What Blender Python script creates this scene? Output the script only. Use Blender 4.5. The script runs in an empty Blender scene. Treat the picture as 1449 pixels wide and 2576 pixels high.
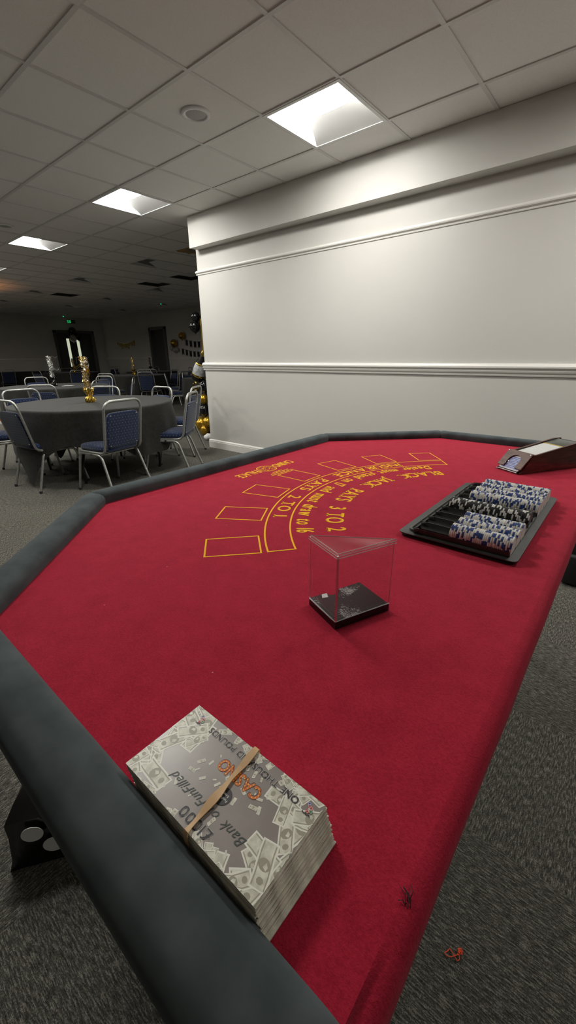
import bpy, bmesh, math, random
from mathutils import Vector, Matrix, noise
random.seed(11)
R = math.radians
PI = math.pi
scene = bpy.context.scene
COL = scene.collection

# ------------------------------------------------------------------ materials
def mat(name, col, rough=0.6, metal=0.0, spec=0.5, sheen=0.0, coat=0.0, alpha=None):
    m = bpy.data.materials.new(name); m.use_nodes = True
    b = m.node_tree.nodes['Principled BSDF']
    b.inputs['Base Color'].default_value = (*col, 1)
    b.inputs['Roughness'].default_value = rough
    b.inputs['Metallic'].default_value = metal
    b.inputs['Specular IOR Level'].default_value = spec
    b.inputs['Sheen Weight'].default_value = sheen
    b.inputs['Coat Weight'].default_value = coat
    return m
def nd(m, t, **kw):
    n = m.node_tree.nodes.new(t)
    for k, v in kw.items(): setattr(n, k, v)
    return n
def lk(m, a, b): m.node_tree.links.new(a, b)
def bsdf(m): return m.node_tree.nodes['Principled BSDF']
def coords(m, scale=(1, 1, 1), rot=(0, 0, 0), kind='Object'):
    tc = nd(m, 'ShaderNodeTexCoord'); mp = nd(m, 'ShaderNodeMapping')
    mp.inputs['Scale'].default_value = scale; mp.inputs['Rotation'].default_value = rot
    lk(m, tc.outputs[kind], mp.inputs['Vector']); return mp.outputs['Vector']
def noise_tex(m, vec, scale, detail=3, rough=0.5):
    n = nd(m, 'ShaderNodeTexNoise'); n.inputs['Scale'].default_value = scale
    n.inputs['Detail'].default_value = detail; n.inputs['Roughness'].default_value = rough
    lk(m, vec, n.inputs['Vector']); return n.outputs['Fac']
def ramp(m, fac, stops):
    r = nd(m, 'ShaderNodeValToRGB'); e = r.color_ramp.elements
    while len(e) < len(stops): e.new(0.5)
    for el, (p, c) in zip(e, stops): el.position = p; el.color = (*c, 1)
    lk(m, fac, r.inputs['Fac']); return r.outputs['Color']
def mix(m, fac, a, b, mode='MIX'):
    x = nd(m, 'ShaderNodeMix', data_type='RGBA', blend_type=mode)
    for s, v in ((0, fac), (6, a), (7, b)):
        if hasattr(v, 'links'): lk(m, v, x.inputs[s])
        elif s == 0: x.inputs[0].default_value = v
        else: x.inputs[s].default_value = (*v, 1)
    return x.outputs[2]
def bump(m, fac, strength, dist=0.002):
    b = nd(m, 'ShaderNodeBump'); b.inputs['Strength'].default_value = strength; b.inputs['Distance'].default_value = dist
    lk(m, fac, b.inputs['Height']); lk(m, b.outputs['Normal'], bsdf(m).inputs['Normal'])
def noisy(m, c1, c2, scale, detail=4, bs=0.0, bd=0.002, lo=0.35, hi=0.65, sc=(1, 1, 1)):
    v = coords(m, sc); f = noise_tex(m, v, scale, detail)
    lk(m, ramp(m, f, [(lo, c1), (hi, c2)]), bsdf(m).inputs['Base Color'])
    if bs: bump(m, f, bs, bd)
    return m
def emit(name, col, s):
    m = bpy.data.materials.new(name); m.use_nodes = True; nt = m.node_tree; nt.nodes.clear()
    e = nt.nodes.new('ShaderNodeEmission'); e.inputs[0].default_value = (*col, 1); e.inputs[1].default_value = s
    o = nt.nodes.new('ShaderNodeOutputMaterial'); nt.links.new(e.outputs[0], o.inputs[0]); return m

M = {}
M['wall'] = noisy(mat('wall_paint', (.60, .585, .55), .55, spec=.3), (.585, .57, .535), (.615, .60, .565), 1.3, 3)
def wall_scuffs():
    m = M['wall_front'] = mat('wall_paint_scuffed', (.6, .585, .55), .5, spec=.3)
    v = coords(m); f = noise_tex(m, v, 1.1, 3)
    base = ramp(m, f, [(.3, (.58, .566, .532)), (.7, (.61, .595, .56))])
    # grey scuff marks low on the wall near its end
    sp = nd(m, 'ShaderNodeVectorMath', operation='DISTANCE'); lk(m, v, sp.inputs[0]); sp.inputs[1].default_value = (-1.62, 2.28, .32)
    mr = nd(m, 'ShaderNodeMapRange'); lk(m, sp.outputs['Value'], mr.inputs[0]); mr.inputs[1].default_value = .5; mr.inputs[2].default_value = .05; mr.inputs[3].default_value = 0; mr.inputs[4].default_value = 1
    f2 = noise_tex(m, coords(m, (2.5, 1, 7), (0, R(35), 0)), 1.6, 4)
    r2 = ramp(m, f2, [(.5, (0, 0, 0)), (.68, (1, 1, 1))])
    mu = nd(m, 'ShaderNodeMath', operation='MULTIPLY'); lk(m, r2, mu.inputs[0]); lk(m, mr.outputs[0], mu.inputs[1])
    mu2 = nd(m, 'ShaderNodeMath', operation='MULTIPLY'); lk(m, mu.outputs[0], mu2.inputs[0]); mu2.inputs[1].default_value = .28
    lk(m, mix(m, mu2.outputs[0], base, (.33, .325, .31)), bsdf(m).inputs['Base Color'])
wall_scuffs()
M['trim'] = mat('white_gloss_trim', (.74, .72, .68), .35)
M['tile'] = mat('ceiling_tile', (.5, .48, .46), .9, spec=.1)
def ceil_mat():
    m = M['tile']; v = coords(m); f = noise_tex(m, v, 260, 2); f0 = noise_tex(m, v, 1.7, 2)
    c = ramp(m, f, [(.35, (.83, .815, .79)), (.65, (.90, .885, .86))])
    # brown water stain on one tile
    sp = nd(m, 'ShaderNodeVectorMath', operation='DISTANCE'); lk(m, v, sp.inputs[0]); sp.inputs[1].default_value = (-3.25, 3.22, 2.65)
    f2 = noise_tex(m, v, 6, 4); ad = nd(m, 'ShaderNodeMath', operation='MULTIPLY_ADD'); lk(m, f2, ad.inputs[0]); ad.inputs[1].default_value = .35; lk(m, sp.outputs['Value'], ad.inputs[2])
    st = ramp(m, ad.outputs[0], [(.30, (.30, .25, .17)), (.36, (.5, .33, .12)), (.40, (.33, .15, .03)), (.44, (.865, .85, .825))])
    k = ramp(m, ad.outputs[0], [(.43, (1, 1, 1)), (.46, (0, 0, 0))])
    c2 = mix(m, k, c, st)
    lk(m, c2, bsdf(m).inputs['Base Color']); bump(m, f, .25, .001)
ceil_mat()
M['grid'] = mat('ceiling_grid_metal', (.70, .69, .67), .45)
M['void'] = mat('plenum_shade_black', (.03, .03, .03), .9)  # near-black colour stands for the shade inside the ceiling openings
M['lamp'] = emit('lit_diffuser', (1.0, .985, .93), 17.5)
M['reflector'] = mat('satin_reflector', (.10, .10, .10), .5)
M['lampoff'] = mat('unlit_diffuser', (.17, .165, .16), .5)  # dark grey puts the shade of the switched-off recess into the colour
M['lampwhite'] = mat('light_housing_white', (.8, .8, .79), .4)
# carpet: square carpet tiles whose streaks alternate in direction
def carpet():
    m = M['carpet'] = mat('carpet_tiles', (.05, .05, .045), .95, spec=.05)
    a = noise_tex(m, coords(m, (1, 6, 1)), 48, 4, .65); b = noise_tex(m, coords(m, (6, 1, 1)), 48, 4, .65)
    ck = nd(m, 'ShaderNodeTexChecker'); ck.inputs['Scale'].default_value = 2.0; lk(m, coords(m), ck.inputs['Vector'])
    x = nd(m, 'ShaderNodeMix', data_type='FLOAT'); lk(m, ck.outputs['Fac'], x.inputs[0]); lk(m, a, x.inputs[2]); lk(m, b, x.inputs[3])
    fine = noise_tex(m, coords(m, (1, 1, 1)), 330, 2, .7)
    ad = nd(m, 'ShaderNodeMath', operation='MULTIPLY_ADD'); lk(m, fine, ad.inputs[0]); ad.inputs[1].default_value = .55; lk(m, x.outputs[0], ad.inputs[2])
    big = noise_tex(m, coords(m), 1.3, 3)
    c = ramp(m, ad.outputs[0], [(.60, (.026, .0245, .0215)), (.78, (.115, .110, .094)), (.96, (.42, .40, .345))])
    c = mix(m, .25, c, ramp(m, big, [(.3, (.07, .067, .058)), (.7, (.13, .124, .108))]))
    lk(m, c, bsdf(m).inputs['Base Color']); bump(m, ad.outputs[0], .9, .006)
carpet()
def felt():
    m = M['felt'] = mat('red_felt', (.32, .02, .04), .95, spec=.08, sheen=.12)
    bsdf(m).inputs['Sheen Tint'].default_value = (1, .45, .5, 1); bsdf(m).inputs['Sheen Roughness'].default_value = .5
    v = coords(m); f = noise_tex(m, v, 420, 3, .7); g = noise_tex(m, v, 30, 4, .6)
    ad = nd(m, 'ShaderNodeMath', operation='MULTIPLY_ADD'); lk(m, g, ad.inputs[0]); ad.inputs[1].default_value = .5; lk(m, f, ad.inputs[2])
    c = ramp(m, ad.outputs[0], [(.5, (.33, .0135, .032)), (.95, (.49, .0235, .054))])
    vo = nd(m, 'ShaderNodeTexVoronoi'); vo.inputs['Scale'].default_value = 34; lk(m, v, vo.inputs['Vector'])
    sp = ramp(m, vo.outputs['Distance'], [(.02, (1, 1, 1)), (.035, (0, 0, 0))])
    rgb = nd(m, 'ShaderNodeSeparateColor'); lk(m, vo.outputs['Color'], rgb.inputs[0])
    th = nd(m, 'ShaderNodeMath', operation='GREATER_THAN'); lk(m, rgb.outputs[0], th.inputs[0]); th.inputs[1].default_value = .8
    mu = nd(m, 'ShaderNodeMath', operation='MULTIPLY'); lk(m, sp, mu.inputs[0]); lk(m, th.outputs[0], mu.inputs[1])
    lk(m, mix(m, mu.outputs[0], c, (.6, .42, .4)), bsdf(m).inputs['Base Color']); bump(m, f, .5, .0012)
felt()
M['suede'] = mat('charcoal_suede', (.028, .036, .04), .9, spec=.1, sheen=.16)
bsdf(M['suede']).inputs['Sheen Tint'].default_value = (.75, .92, 1, 1); bsdf(M['suede']).inputs['Sheen Roughness'].default_value = .45
noisy(M['suede'], (.052, .064, .067), (.084, .099, .102), 22, 5, .35, .0015)
M['board'] = mat('black_board', (.018, .016, .015), .8)
M['gold_print'] = mat('gold_print', (1.0, .53, .03), .8, spec=.1)
M['steel'] = noisy(mat('hammered_silver_steel', (.42, .42, .40), .42, metal=.85), (.36, .36, .34), (.50, .50, .475), 90, 3, .3, .001)
M['rivet'] = mat('rivet_steel', (.8, .8, .78), .25, metal=1)
def chair_fabric():
    m = M['blue'] = mat('blue_dotted_fabric', (.02, .035, .09), .9, spec=.15, sheen=.25)
    v = coords(m, (1, 1, 1), (0, 0, 0))
    # staggered rows of pale dots, laid out on x and (y + z) so that both the seat and the back carry them
    sx = nd(m, 'ShaderNodeSeparateXYZ'); lk(m, v, sx.inputs[0])
    tn = nd(m, 'ShaderNodeTexCoord'); sn_ = nd(m, 'ShaderNodeSeparateXYZ'); lk(m, tn.outputs['Normal'], sn_.inputs[0])
    def mth(op, a, b=None):
        n = nd(m, 'ShaderNodeMath', operation=op)
        for i, q in enumerate((a, b)):
            if q is None: continue
            if hasattr(q, 'links'): lk(m, q, n.inputs[i])
            else: n.inputs[i].default_value = q
        return n.outputs[0]
    P = .032
    kx = mth('GREATER_THAN', mth('ABSOLUTE', sn_.outputs[0]), .65); kz = mth('GREATER_THAN', mth('ABSOLUTE', sn_.outputs[2]), .65)
    def sel(k, a, b): return mth('ADD', a, mth('MULTIPLY', k, mth('SUBTRACT', b, a)))
    u = mth('DIVIDE', sel(kx, sx.outputs[0], sx.outputs[1]), P); w = mth('DIVIDE', sel(kz, sx.outputs[2], sx.outputs[1]), P * .75)
    row = mth('FLOOR', w); odd = mth('MULTIPLY', mth('MODULO', mth('ABSOLUTE', row), 2.0), .5)
    fu = mth('SUBTRACT', mth('FRACT', mth('ADD', u, odd)), .5); fw = mth('MULTIPLY', mth('SUBTRACT', mth('FRACT', w), .5), .75)
    d = mth('SQRT', mth('ADD', mth('MULTIPLY', fu, fu), mth('MULTIPLY', fw, fw)))
    k = ramp(m, d, [(.05, (1, 1, 1)), (.085, (0, 0, 0))])
    f = noise_tex(m, v, 300, 2)
    base = ramp(m, f, [(.3, (.006, .013, .040)), (.7, (.014, .026, .070))])
    lk(m, mix(m, k, base, (.42, .42, .40)), bsdf(m).inputs['Base Color']); bump(m, f, .4, .001)
chair_fabric()
M['rubber'] = mat('black_rubber', (.012, .012, .012), .7)
M['cloth'] = noisy(mat('black_tablecloth', (.022, .022, .02), .75, spec=.2, sheen=.1), (.015, .015, .013), (.024, .024, .021), 40, 3, .15, .001)
M['tabletop'] = mat('table_top_laminate', (.2, .17, .14), .5)
M['blackmetal'] = mat('black_metal', (.012, .012, .012), .4, metal=.3)
M['gold'] = mat('gold_foil', (.83, .58, .13), .22, metal=1)
M['silver'] = mat('silver_foil', (.75, .75, .72), .25, metal=1)
M['blackfoil'] = mat('black_foil', (.02, .02, .02), .18, metal=.6)
M['bal_black'] = mat('black_balloon', (.006, .006, .007), .12, spec=.6)
M['bal_gold'] = mat('gold_balloon', (.52, .30, .03), .24, metal=.75)
M['bal_pale'] = mat('pale_balloon', (.42, .39, .36), .25)
M['bal_clear'] = mat('clear_balloon', (.4, .38, .35), .15)
M['label'] = noisy(mat('silver_white_foil_label', (.6, .62, .62), .3, metal=.35), (.45, .46, .47), (.72, .74, .74), 30, 4, .3, .004)
M['door'] = mat('dark_grey_door', (.07, .072, .075), .5)
M['doorframe'] = mat('grey_door_frame', (.11, .112, .115), .5)
M['panel_glow'] = emit('corridor_light_panel', (.78, .84, .62), .22)
M['exit_green'] = emit('exit_sign_green', (.02, .75, .2), .12)
M['exit_dark'] = mat('exit_sign_dark', (.03, .04, .035), .5)
M['led'] = emit('green_led', (.05, 1, .4), .4)
M['white_plastic'] = mat('white_plastic', (.75, .75, .73), .4)
M['grey_plastic'] = mat('grey_plastic', (.42, .41, .39), .5)
M['tray'] = noisy(mat('black_vacuum_formed_plastic', (.02, .021, .02), .42, spec=.6), (.022, .023, .021), (.034, .035, .032), 60, 2, .1, .001)
M['chip_white'] = mat('chip_white', (.74, .73, .68), .45)
M['chip_ivory'] = mat('chip_ivory', (.66, .60, .50), .45)
M['chip_blue'] = mat('chip_blue', (.022, .06, .23), .45)
M['chip_black'] = mat('chip_black', (.013, .013, .013), .45)
M['paper'] = mat('white_paper', (.68, .68, .66), .7)
M['card_edge'] = mat('card_white', (.75, .75, .76), .5)
def wood():
    m = M['wood'] = mat('mahogany', (.09, .025, .015), .28, spec=.5, coat=.3)
    f = noise_tex(m, coords(m, (2, 2, 14)), 9, 5, .6)
    lk(m, ramp(m, f, [(.3, (.035, .009, .006)), (.55, (.10, .026, .015)), (.75, (.17, .05, .028))]), bsdf(m).inputs['Base Color'])
wood()
M['walnut'] = noisy(mat('walnut_front', (.13, .075, .05), .45), (.10, .047, .030), (.20, .10, .066), 26, 5, 0, 0, .3, .7, (1, 5, 1))
M['blackgloss'] = mat('black_gloss', (.012, .012, .012), .2)
M['dullgrey'] = mat('dull_grey_acrylic', (.11, .115, .10), .3)
M['yellow'] = mat('yellow_edge', (.7, .48, .03), .6)
M['bag'] = mat('black_shiny_plastic', (.006, .006, .007), .15, spec=.8)
M['dot'] = mat('pale_polka_dot', (.88, .89, .86), .4)
M['orange'] = mat('orange_card', (.6, .13, .03), .7)
M['yarn'] = mat('red_thread', (.95, .12, .05), .9)
M['band'] = noisy(mat('rubber_band', (.7, .45, .23), .6), (.62, .39, .19), (.80, .54, .29), 60, 3, .2, .001)
M['note_bg'] = noisy(mat('note_brown_grey', (.3, .26, .24), .32, spec=.7), (.29, .255, .23), (.345, .305, .275), 30, 3)
M['bill'] = noisy(mat('note_bill_cream', (.55, .54, .42), .4, spec=.5), (.64, .63, .51), (.90, .89, .75), 160, 4)
M['bill_ink'] = mat('note_bill_ink', (.40, .38, .29), .4)
M['bill_pale'] = mat('note_bill_pale', (.95, .95, .84), .4)
M['ink'] = mat('note_dark_ink', (.035, .034, .04), .45)
M['halo'] = mat('note_pale_outline', (.50, .47, .43), .45)
M['greenink'] = mat('note_green_grey_ink', (.06, .075, .065), .45)
M['bulb'] = mat('note_bulb_yellow', (1, .62, .10), .45)
M['casino'] = mat('note_casino_orange', (.75, .17, .015), .45)
M['casino_shadow'] = mat('note_casino_shadow', (.06, .03, .022), .45)
M['red'] = mat('print_red', (.55, .04, .035), .5)
M['green'] = mat('print_green', (.05, .22, .06), .5)
M['blue_ink'] = mat('print_blue', (.06, .09, .38), .5)
M['white_ink'] = mat('print_white', (.75, .75, .72), .5)
M['note_edge'] = noisy(mat('note_stack_edge', (.5, .48, .38), .7), (.50, .46, .36), (.95, .94, .82), 90, 4, 0, 0, .38, .6, (1, 1, .25))
M['cardback'] = mat('card_back_blue', (.1, .16, .5), .4)
def cardback():
    m = M['cardback']; w = nd(m, 'ShaderNodeTexWave'); w.wave_type = 'RINGS'; w.inputs['Scale'].default_value = 60; w.inputs['Distortion'].default_value = 4
    lk(m, coords(m), w.inputs['Vector']); lk(m, ramp(m, w.outputs['Fac'], [(.35, (.09, .15, .5)), (.6, (.5, .55, .8))]), bsdf(m).inputs['Base Color'])
cardback()
def acrylic():
    m = M['acrylic'] = bpy.data.materials.new('clear_acrylic'); m.use_nodes = True; nt = m.node_tree; nt.nodes.clear()
    tr = nt.nodes.new('ShaderNodeBsdfTransparent'); tr.inputs[0].default_value = (.965, .965, .96, 1)
    gl = nt.nodes.new('ShaderNodeBsdfGlossy'); gl.inputs['Roughness'].default_value = .06
    lw = nt.nodes.new('ShaderNodeLayerWeight'); lw.inputs[0].default_value = .5
    pw_ = nt.nodes.new('ShaderNodeMath'); pw_.operation = 'POWER'; nt.links.new(lw.outputs['Facing'], pw_.inputs[0]); pw_.inputs[1].default_value = 4
    fr = nt.nodes.new('ShaderNodeMath'); fr.operation = 'MULTIPLY_ADD'; nt.links.new(pw_.outputs[0], fr.inputs[0]); fr.inputs[1].default_value = .45; fr.inputs[2].default_value = .025
    mx = nt.nodes.new('ShaderNodeMixShader'); o = nt.nodes.new('ShaderNodeOutputMaterial')
    nt.links.new(fr.outputs[0], mx.inputs[0]); nt.links.new(tr.outputs[0], mx.inputs[1]); nt.links.new(gl.outputs[0], mx.inputs[2]); nt.links.new(mx.outputs[0], o.inputs[0])
    m = M['acrylic_edge'] = bpy.data.materials.new('acrylic_polished_edge'); m.use_nodes = True; nt = m.node_tree; nt.nodes.clear()
    tr = nt.nodes.new('ShaderNodeBsdfTransparent'); tr.inputs[0].default_value = (.9, .88, .86, 1)
    gl = nt.nodes.new('ShaderNodeBsdfGlossy'); gl.inputs['Roughness'].default_value = .3
    mx = nt.nodes.new('ShaderNodeMixShader'); mx.inputs[0].default_value = .6; o = nt.nodes.new('ShaderNodeOutputMaterial')
    nt.links.new(tr.outputs[0], mx.inputs[1]); nt.links.new(gl.outputs[0], mx.inputs[2]); nt.links.new(mx.outputs[0], o.inputs[0])
acrylic()
def scratched():
    m = M['scratched'] = mat('scratched_black_plastic', (.012, .010, .010), .45, spec=.08)
    f = noise_tex(m, coords(m, (150, 420, 1), (0, 0, R(20))), 1.5, 4, .7); g = noise_tex(m, coords(m), 34, 2)
    mu = nd(m, 'ShaderNodeMath', operation='MULTIPLY'); lk(m, f, mu.inputs[0]); lk(m, g, mu.inputs[1])
    lk(m, ramp(m, mu.outputs[0], [(.32, (.012, .010, .010)), (.38, (.34, .32, .32))]), bsdf(m).inputs['Base Color'])
scratched()

# ------------------------------------------------------------------ mesh helpers
class MB:
    """collects shapes and links them as one mesh object"""
    def __init__(s): s.v = []; s.f = []; s.mi = []; s.mats = []; s.sm = []
    def slot(s, m):
        if m not in s.mats: s.mats.append(m)
        return s.mats.index(m)
    def add(s, vs, fs, m, smooth=False):
        o = len(s.v); k = s.slot(m); s.v += [tuple(v) for v in vs]
        for f in fs: s.f.append([i + o for i in f]); s.mi.append(k); s.sm.append(smooth)
        return s
    def box(s, c, d, m, rot=None, bev=0.0, seg=2):
        bm = bmesh.new(); bmesh.ops.create_cube(bm, size=1)
        bmesh.ops.scale(bm, vec=d, verts=bm.verts)
        if bev: bmesh.ops.bevel(bm, geom=bm.edges[:], offset=bev, segments=seg, affect='EDGES', profile=.5)
        if rot is not None: bmesh.ops.transform(bm, matrix=rot, verts=bm.verts)
        bmesh.ops.translate(bm, vec=c, verts=bm.verts); s.bm(bm, m, bool(bev)); return s
    def bm(s, bm, m, smooth=False):
        bm.verts.index_update(); s.add([v.co[:] for v in bm.verts], [[v.index for v in f.verts] for f in bm.faces], m, smooth); bm.free(); return s
    def tube(s, pts, r, m, seg=8, cap=True, closed=False, rr=None):
        pts = [Vector(p) for p in pts]; n = len(pts); vs = []; fs = []; nrm = None
        for i, p in enumerate(pts):
            a = pts[(i - 1) % n] if (i or closed) else p; b = pts[(i + 1) % n] if (i < n - 1 or closed) else p
            t = (b - a).normalized()
            if nrm is None: nrm = t.orthogonal().normalized()
            nrm = (nrm - t * nrm.dot(t)); nrm = nrm.normalized() if nrm.length > 1e-6 else t.orthogonal().normalized()
            bi = t.cross(nrm); q = rr[i] if rr else r
            for k in range(seg):
                w = 2 * PI * k / seg; vs.append(p + (nrm * math.cos(w) + bi * math.sin(w)) * q)
        for i in range(n if closed else n - 1):
            j = (i + 1) % n
            for k in range(seg): k2 = (k + 1) % seg; fs.append([i * seg + k, i * seg + k2, j * seg + k2, j * seg + k])
        if cap and not closed: fs.append(list(range(seg))[::-1]); fs.append([(n - 1) * seg + k for k in range(seg)])
        return s.add(vs, fs, m, True)
    def prism(s, poly, z0, z1, m, smooth=False):
        n = len(poly); vs = [(x, y, z0) for x, y in poly] + [(x, y, z1) for x, y in poly]
        fs = [list(range(n))[::-1], list(range(n, 2 * n))] + [[i, (i + 1) % n, n + (i + 1) % n, n + i] for i in range(n)]
        return s.add(vs, fs, m, smooth)
    def lathe(s, prof, c, m, seg=24, axis=None):
        vs = []; fs = []; n = len(prof); A = axis or Matrix.Identity(3); c = Vector(c)
        for k in range(seg):
            w = 2 * PI * k / seg
            for r, z in prof: vs.append(c + A @ Vector((r * math.cos(w), r * math.sin(w), z)))
        for k in range(seg):
            k2 = (k + 1) % seg
            for i in range(n - 1): fs.append([k * n + i, k2 * n + i, k2 * n + i + 1, k * n + i + 1])
        return s.add(vs, fs, m, True)
    def quad(s, a, b, c, d, m): return s.add([a, b, c, d], [[0, 1, 2, 3]], m)
    def build(s, name, parent=None, loc=None, auto=True):
        me = bpy.data.meshes.new(name); me.from_pydata(s.v, [], s.f)
        for m in s.mats: me.materials.append(m)
        for p, k, sm in zip(me.polygons, s.mi, s.sm): p.material_index = k; p.use_smooth = sm
        bm = bmesh.new(); bm.from_mesh(me); bmesh.ops.remove_doubles(bm, verts=bm.verts, dist=1e-6)
        bm.to_mesh(me); bm.free(); me.update()
        if auto and any(s.sm):
            try: me.set_sharp_from_angle(angle=R(50))
            except Exception: pass
        o = bpy.data.objects.new(name, me); COL.objects.link(o)
        if parent is not None: o.parent = parent
        if loc is not None: o.location = loc
        return o
def tag(o, label=None, cat=None, group=None, kind=None):
    if label: o['label'] = label
    if cat: o['category'] = cat
    if group: o['group'] = group
    if kind: o['kind'] = kind
    return o
def thing(name, label, cat, loc=(0, 0, 0), rz=0.0, group=None):
    o = bpy.data.objects.new(name, None); COL.objects.link(o); o.location = loc; o.rotation_euler = (0, 0, rz)
    o.empty_display_size = .1
    return tag(o, label, cat, group)
def struct(o): o['kind'] = 'structure'; return o
def dup(root, loc, rz, label, group=None):
    r = root.copy(); COL.objects.link(r); r.location = loc; r.rotation_euler = (0, 0, rz); r['label'] = label
    if group: r['group'] = group
    for ch in list(root.children):
        c = ch.copy(); COL.objects.link(c); c.parent = r
        for g in list(ch.children):
            d = g.copy(); COL.objects.link(d); d.parent = c
    return r
def arc_pts(a, b, c, r, n=5):
    """round the corner b of the polyline a-b-c"""
    a, b, c = Vector(a), Vector(b), Vector(c); u = (a - b).normalized(); w = (c - b).normalized()
    p, q = b + u * r, b + w * r
    return [p.lerp(b, t).lerp(b.lerp(q, t), t) for t in [i / n for i in range(n + 1)]]
def rounded(pts, r, n=5):
    out = [Vector(pts[0])]
    for i in range(1, len(pts) - 1): out += arc_pts(pts[i - 1], pts[i], pts[i + 1], r if not isinstance(r, (list, tuple)) else r[i], n)
    return out + [Vector(pts[-1])]

# ------------------------------------------------------------------ the room
H = 2.646
XL, XR, YB, YF = -15.4, 8.4, -6.0, 7.9
struct(MB().add([(XL, YB, 0), (XR, YB, 0), (XR, YF, 0), (XL, YF, 0)], [[0, 1, 2, 3]], M['carpet']).build('floor'))
LIT = [(0, -1), (0, 2), (-4, 2), (-8, 2), (-12, 2), (-16, 2), (4, 2), (-4, -1), (-8, -1), (-12, -1), (-16, -1), (-8, -4), (-12, -4), (8, 2)]  # unseen lights mostly added to brighten hall and ceiling; the nearer right one inferred
UNLIT = [(-8, 5), (-12, 5), (-16, 5), (-20, 5), (-12, 8), (-16, 8), (-20, 8), (-16, 11), (-20, 11), (-4, 5), (-8, 8)]
HOLES = [(-11, 7), (-16, 6), (-9, 7)]
skip = set(LIT) | set(UNLIT) | set(HOLES)
cm = MB(); i0, i1, j0, j1 = -26, 14, -10, 14
for i in range(i0, i1):
    for j in range(j0, j1):
        if (i, j) in skip: continue
        x0, x1, y0, y1 = max(i * .6, XL), min(i * .6 + .6, XR), max(j * .6, YB), min(j * .6 + .6, YF)
        if x1 <= x0 or y1 <= y0: continue
        z = H + .006 + random.uniform(-.0008, .0008)
        cm.quad((x0, y0, z), (x0, y1, z), (x1, y1, z), (x1, y0, z), M['tile'])
for i in range(i0 + 1, i1):
    cm.box((i * .6, (YB + YF) / 2, H + .0045), (.024, YF - YB, .009), M['grid'])
for j in range(j0, j1):
    cm.box(((XL + XR) / 2, j * .6, H + .004), (XR - XL, .024, .0088), M['grid'])
for (i, j) in HOLES:   # missing tiles: shallow pockets, sides coloured near-black to stand for the shade above
    x0, y0 = i * .6, j * .6
    cm.box((x0 + .3, y0 + .3, H + .075), (.62, .62, .01), M['tile'])
    for dx, dy, sx, sy in ((0, .3, .01, .6), (.6, .3, .01, .6), (.3, 0, .6, .01), (.3, .6, .6, .01)):
        cm.box((x0 + dx, y0 + dy, H + .042), (sx, sy, .066), M['void'])
struct(cm.build('ceiling'))
def slab(name, x0, x1, y0, y1, z0, z1, m, parent=None):
    return MB().box(((x0 + x1) / 2, (y0 + y1) / 2, (z0 + z1) / 2), (x1 - x0, y1 - y0, z1 - z0), m).build(name, parent)
PW = 2.277
struct(slab('wall_front', -2.10, XR, PW, PW + .2, 0, H + .02, M['wall_front']))
struct(slab('trim_3', -2.055, XR, 2.151, PW - .0005, 2.342, H + .004, M['wall_front']))
struct(slab('wall_back', XL - .1, XR + .1, YB - .1, YB, 0, H + .05, M['wall']))
struct(slab('wall_east', XR, XR + .1, YB, YF, 0, H + .05, M['wall']))
# the far hall walls, with their door openings
DY0, DY1, DH = 6.0, 7.42, 2.10
m = MB()
for y0, y1, z0, z1 in ((YB, DY0, 0, H + .05), (DY1, YF, 0, H + .05), (DY0, DY1, DH, H + .05)):
    m.box((XL - .1, (y0 + y1) / 2, (z0 + z1) / 2), (.2, y1 - y0, z1 - z0), M['wall'])
struct(m.build('wall_left'))
RX0, RX1, RH = -11.85, -11.02, 2.08
m = MB()
for x0, x1, z0, z1 in ((XL - .2, RX0, 0, H + .05), (RX1, XR + .1, 0, H + .05), (RX0, RX1, RH, H + .05)):
    m.box(((x0 + x1) / 2, YF + .1, (z0 + z1) / 2), (x1 - x0, .2, z1 - z0), M['wall'])
struct(m.build('wall_right'))
def moulding(prof, p0, p1, out, m, name):
    """extrude a (projection, height) profile from p0 to p1; out = outward direction"""
    mb = MB(); p0, p1, out = Vector(p0), Vector(p1), Vector(out); n = len(prof)
    vs = [p + out * a + Vector((0, 0, z)) for p in (p0, p1) for a, z in prof]
    fs = [[i, i + 1, n + i + 1, n + i] for i in range(n - 1)] + [list(range(n))[::-1], list(range(n, 2 * n))]
    mb.add(vs, fs, m); return struct(mb.build(name))
PIC = [(0, 2.084), (.008, 2.087), (.010, 2.095), (.007, 2.098), (.012, 2.102), (.022, 2.108), (.025, 2.116), (.022, 2.122), (.014, 2.125), (.012, 2.133), (0, 2.136)]
DADO = [(0, 1.008), (.010, 1.010), (.013, 1.020), (.010, 1.026), (.012, 1.030), (.020, 1.036), (.024, 1.048), (.020, 1.058), (.028, 1.062), (.034, 1.070), (.034, 1.082), (.024, 1.088), (.018, 1.098), (0, 1.102)]
SKIRT = [(0, 0), (.018, 0), (.018, .083), (.014, .087), (.016, .091), (.013, .102), (.006, .110), (0, .112)]
moulding(PIC, (-2.118, PW, 0), (XR, PW, 0), (0, -1, 0), M['trim'], 'trim_1')
moulding(DADO, (-2.118, PW, 0), (XR, PW, 0), (0, -1, 0), M['trim'], 'trim_2')
moulding(SKIRT, (-2.118, PW, 0), (XR, PW, 0), (0, -1, 0), M['trim'], 'baseboard_front')
moulding(SKIRT, (-2.1, PW + .2, 0), (-2.1, PW, 0), (-1, 0, 0), M['trim'], 'baseboard_partition_end')
DADO2 = [(a, z + .06) for a, z in DADO]
moulding(DADO2, (XL, DY0 - .1, 0), (XL, YB, 0), (1, 0, 0), M['trim'], 'trim_4')
moulding(DADO2, (RX0 - .12, YF, 0), (XL, YF, 0), (0, -1, 0), M['trim'], 'trim_5')
moulding(DADO2, (XR, YF, 0), (RX1 + .12, YF, 0), (0, -1, 0), M['trim'], 'trim_6')
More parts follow.
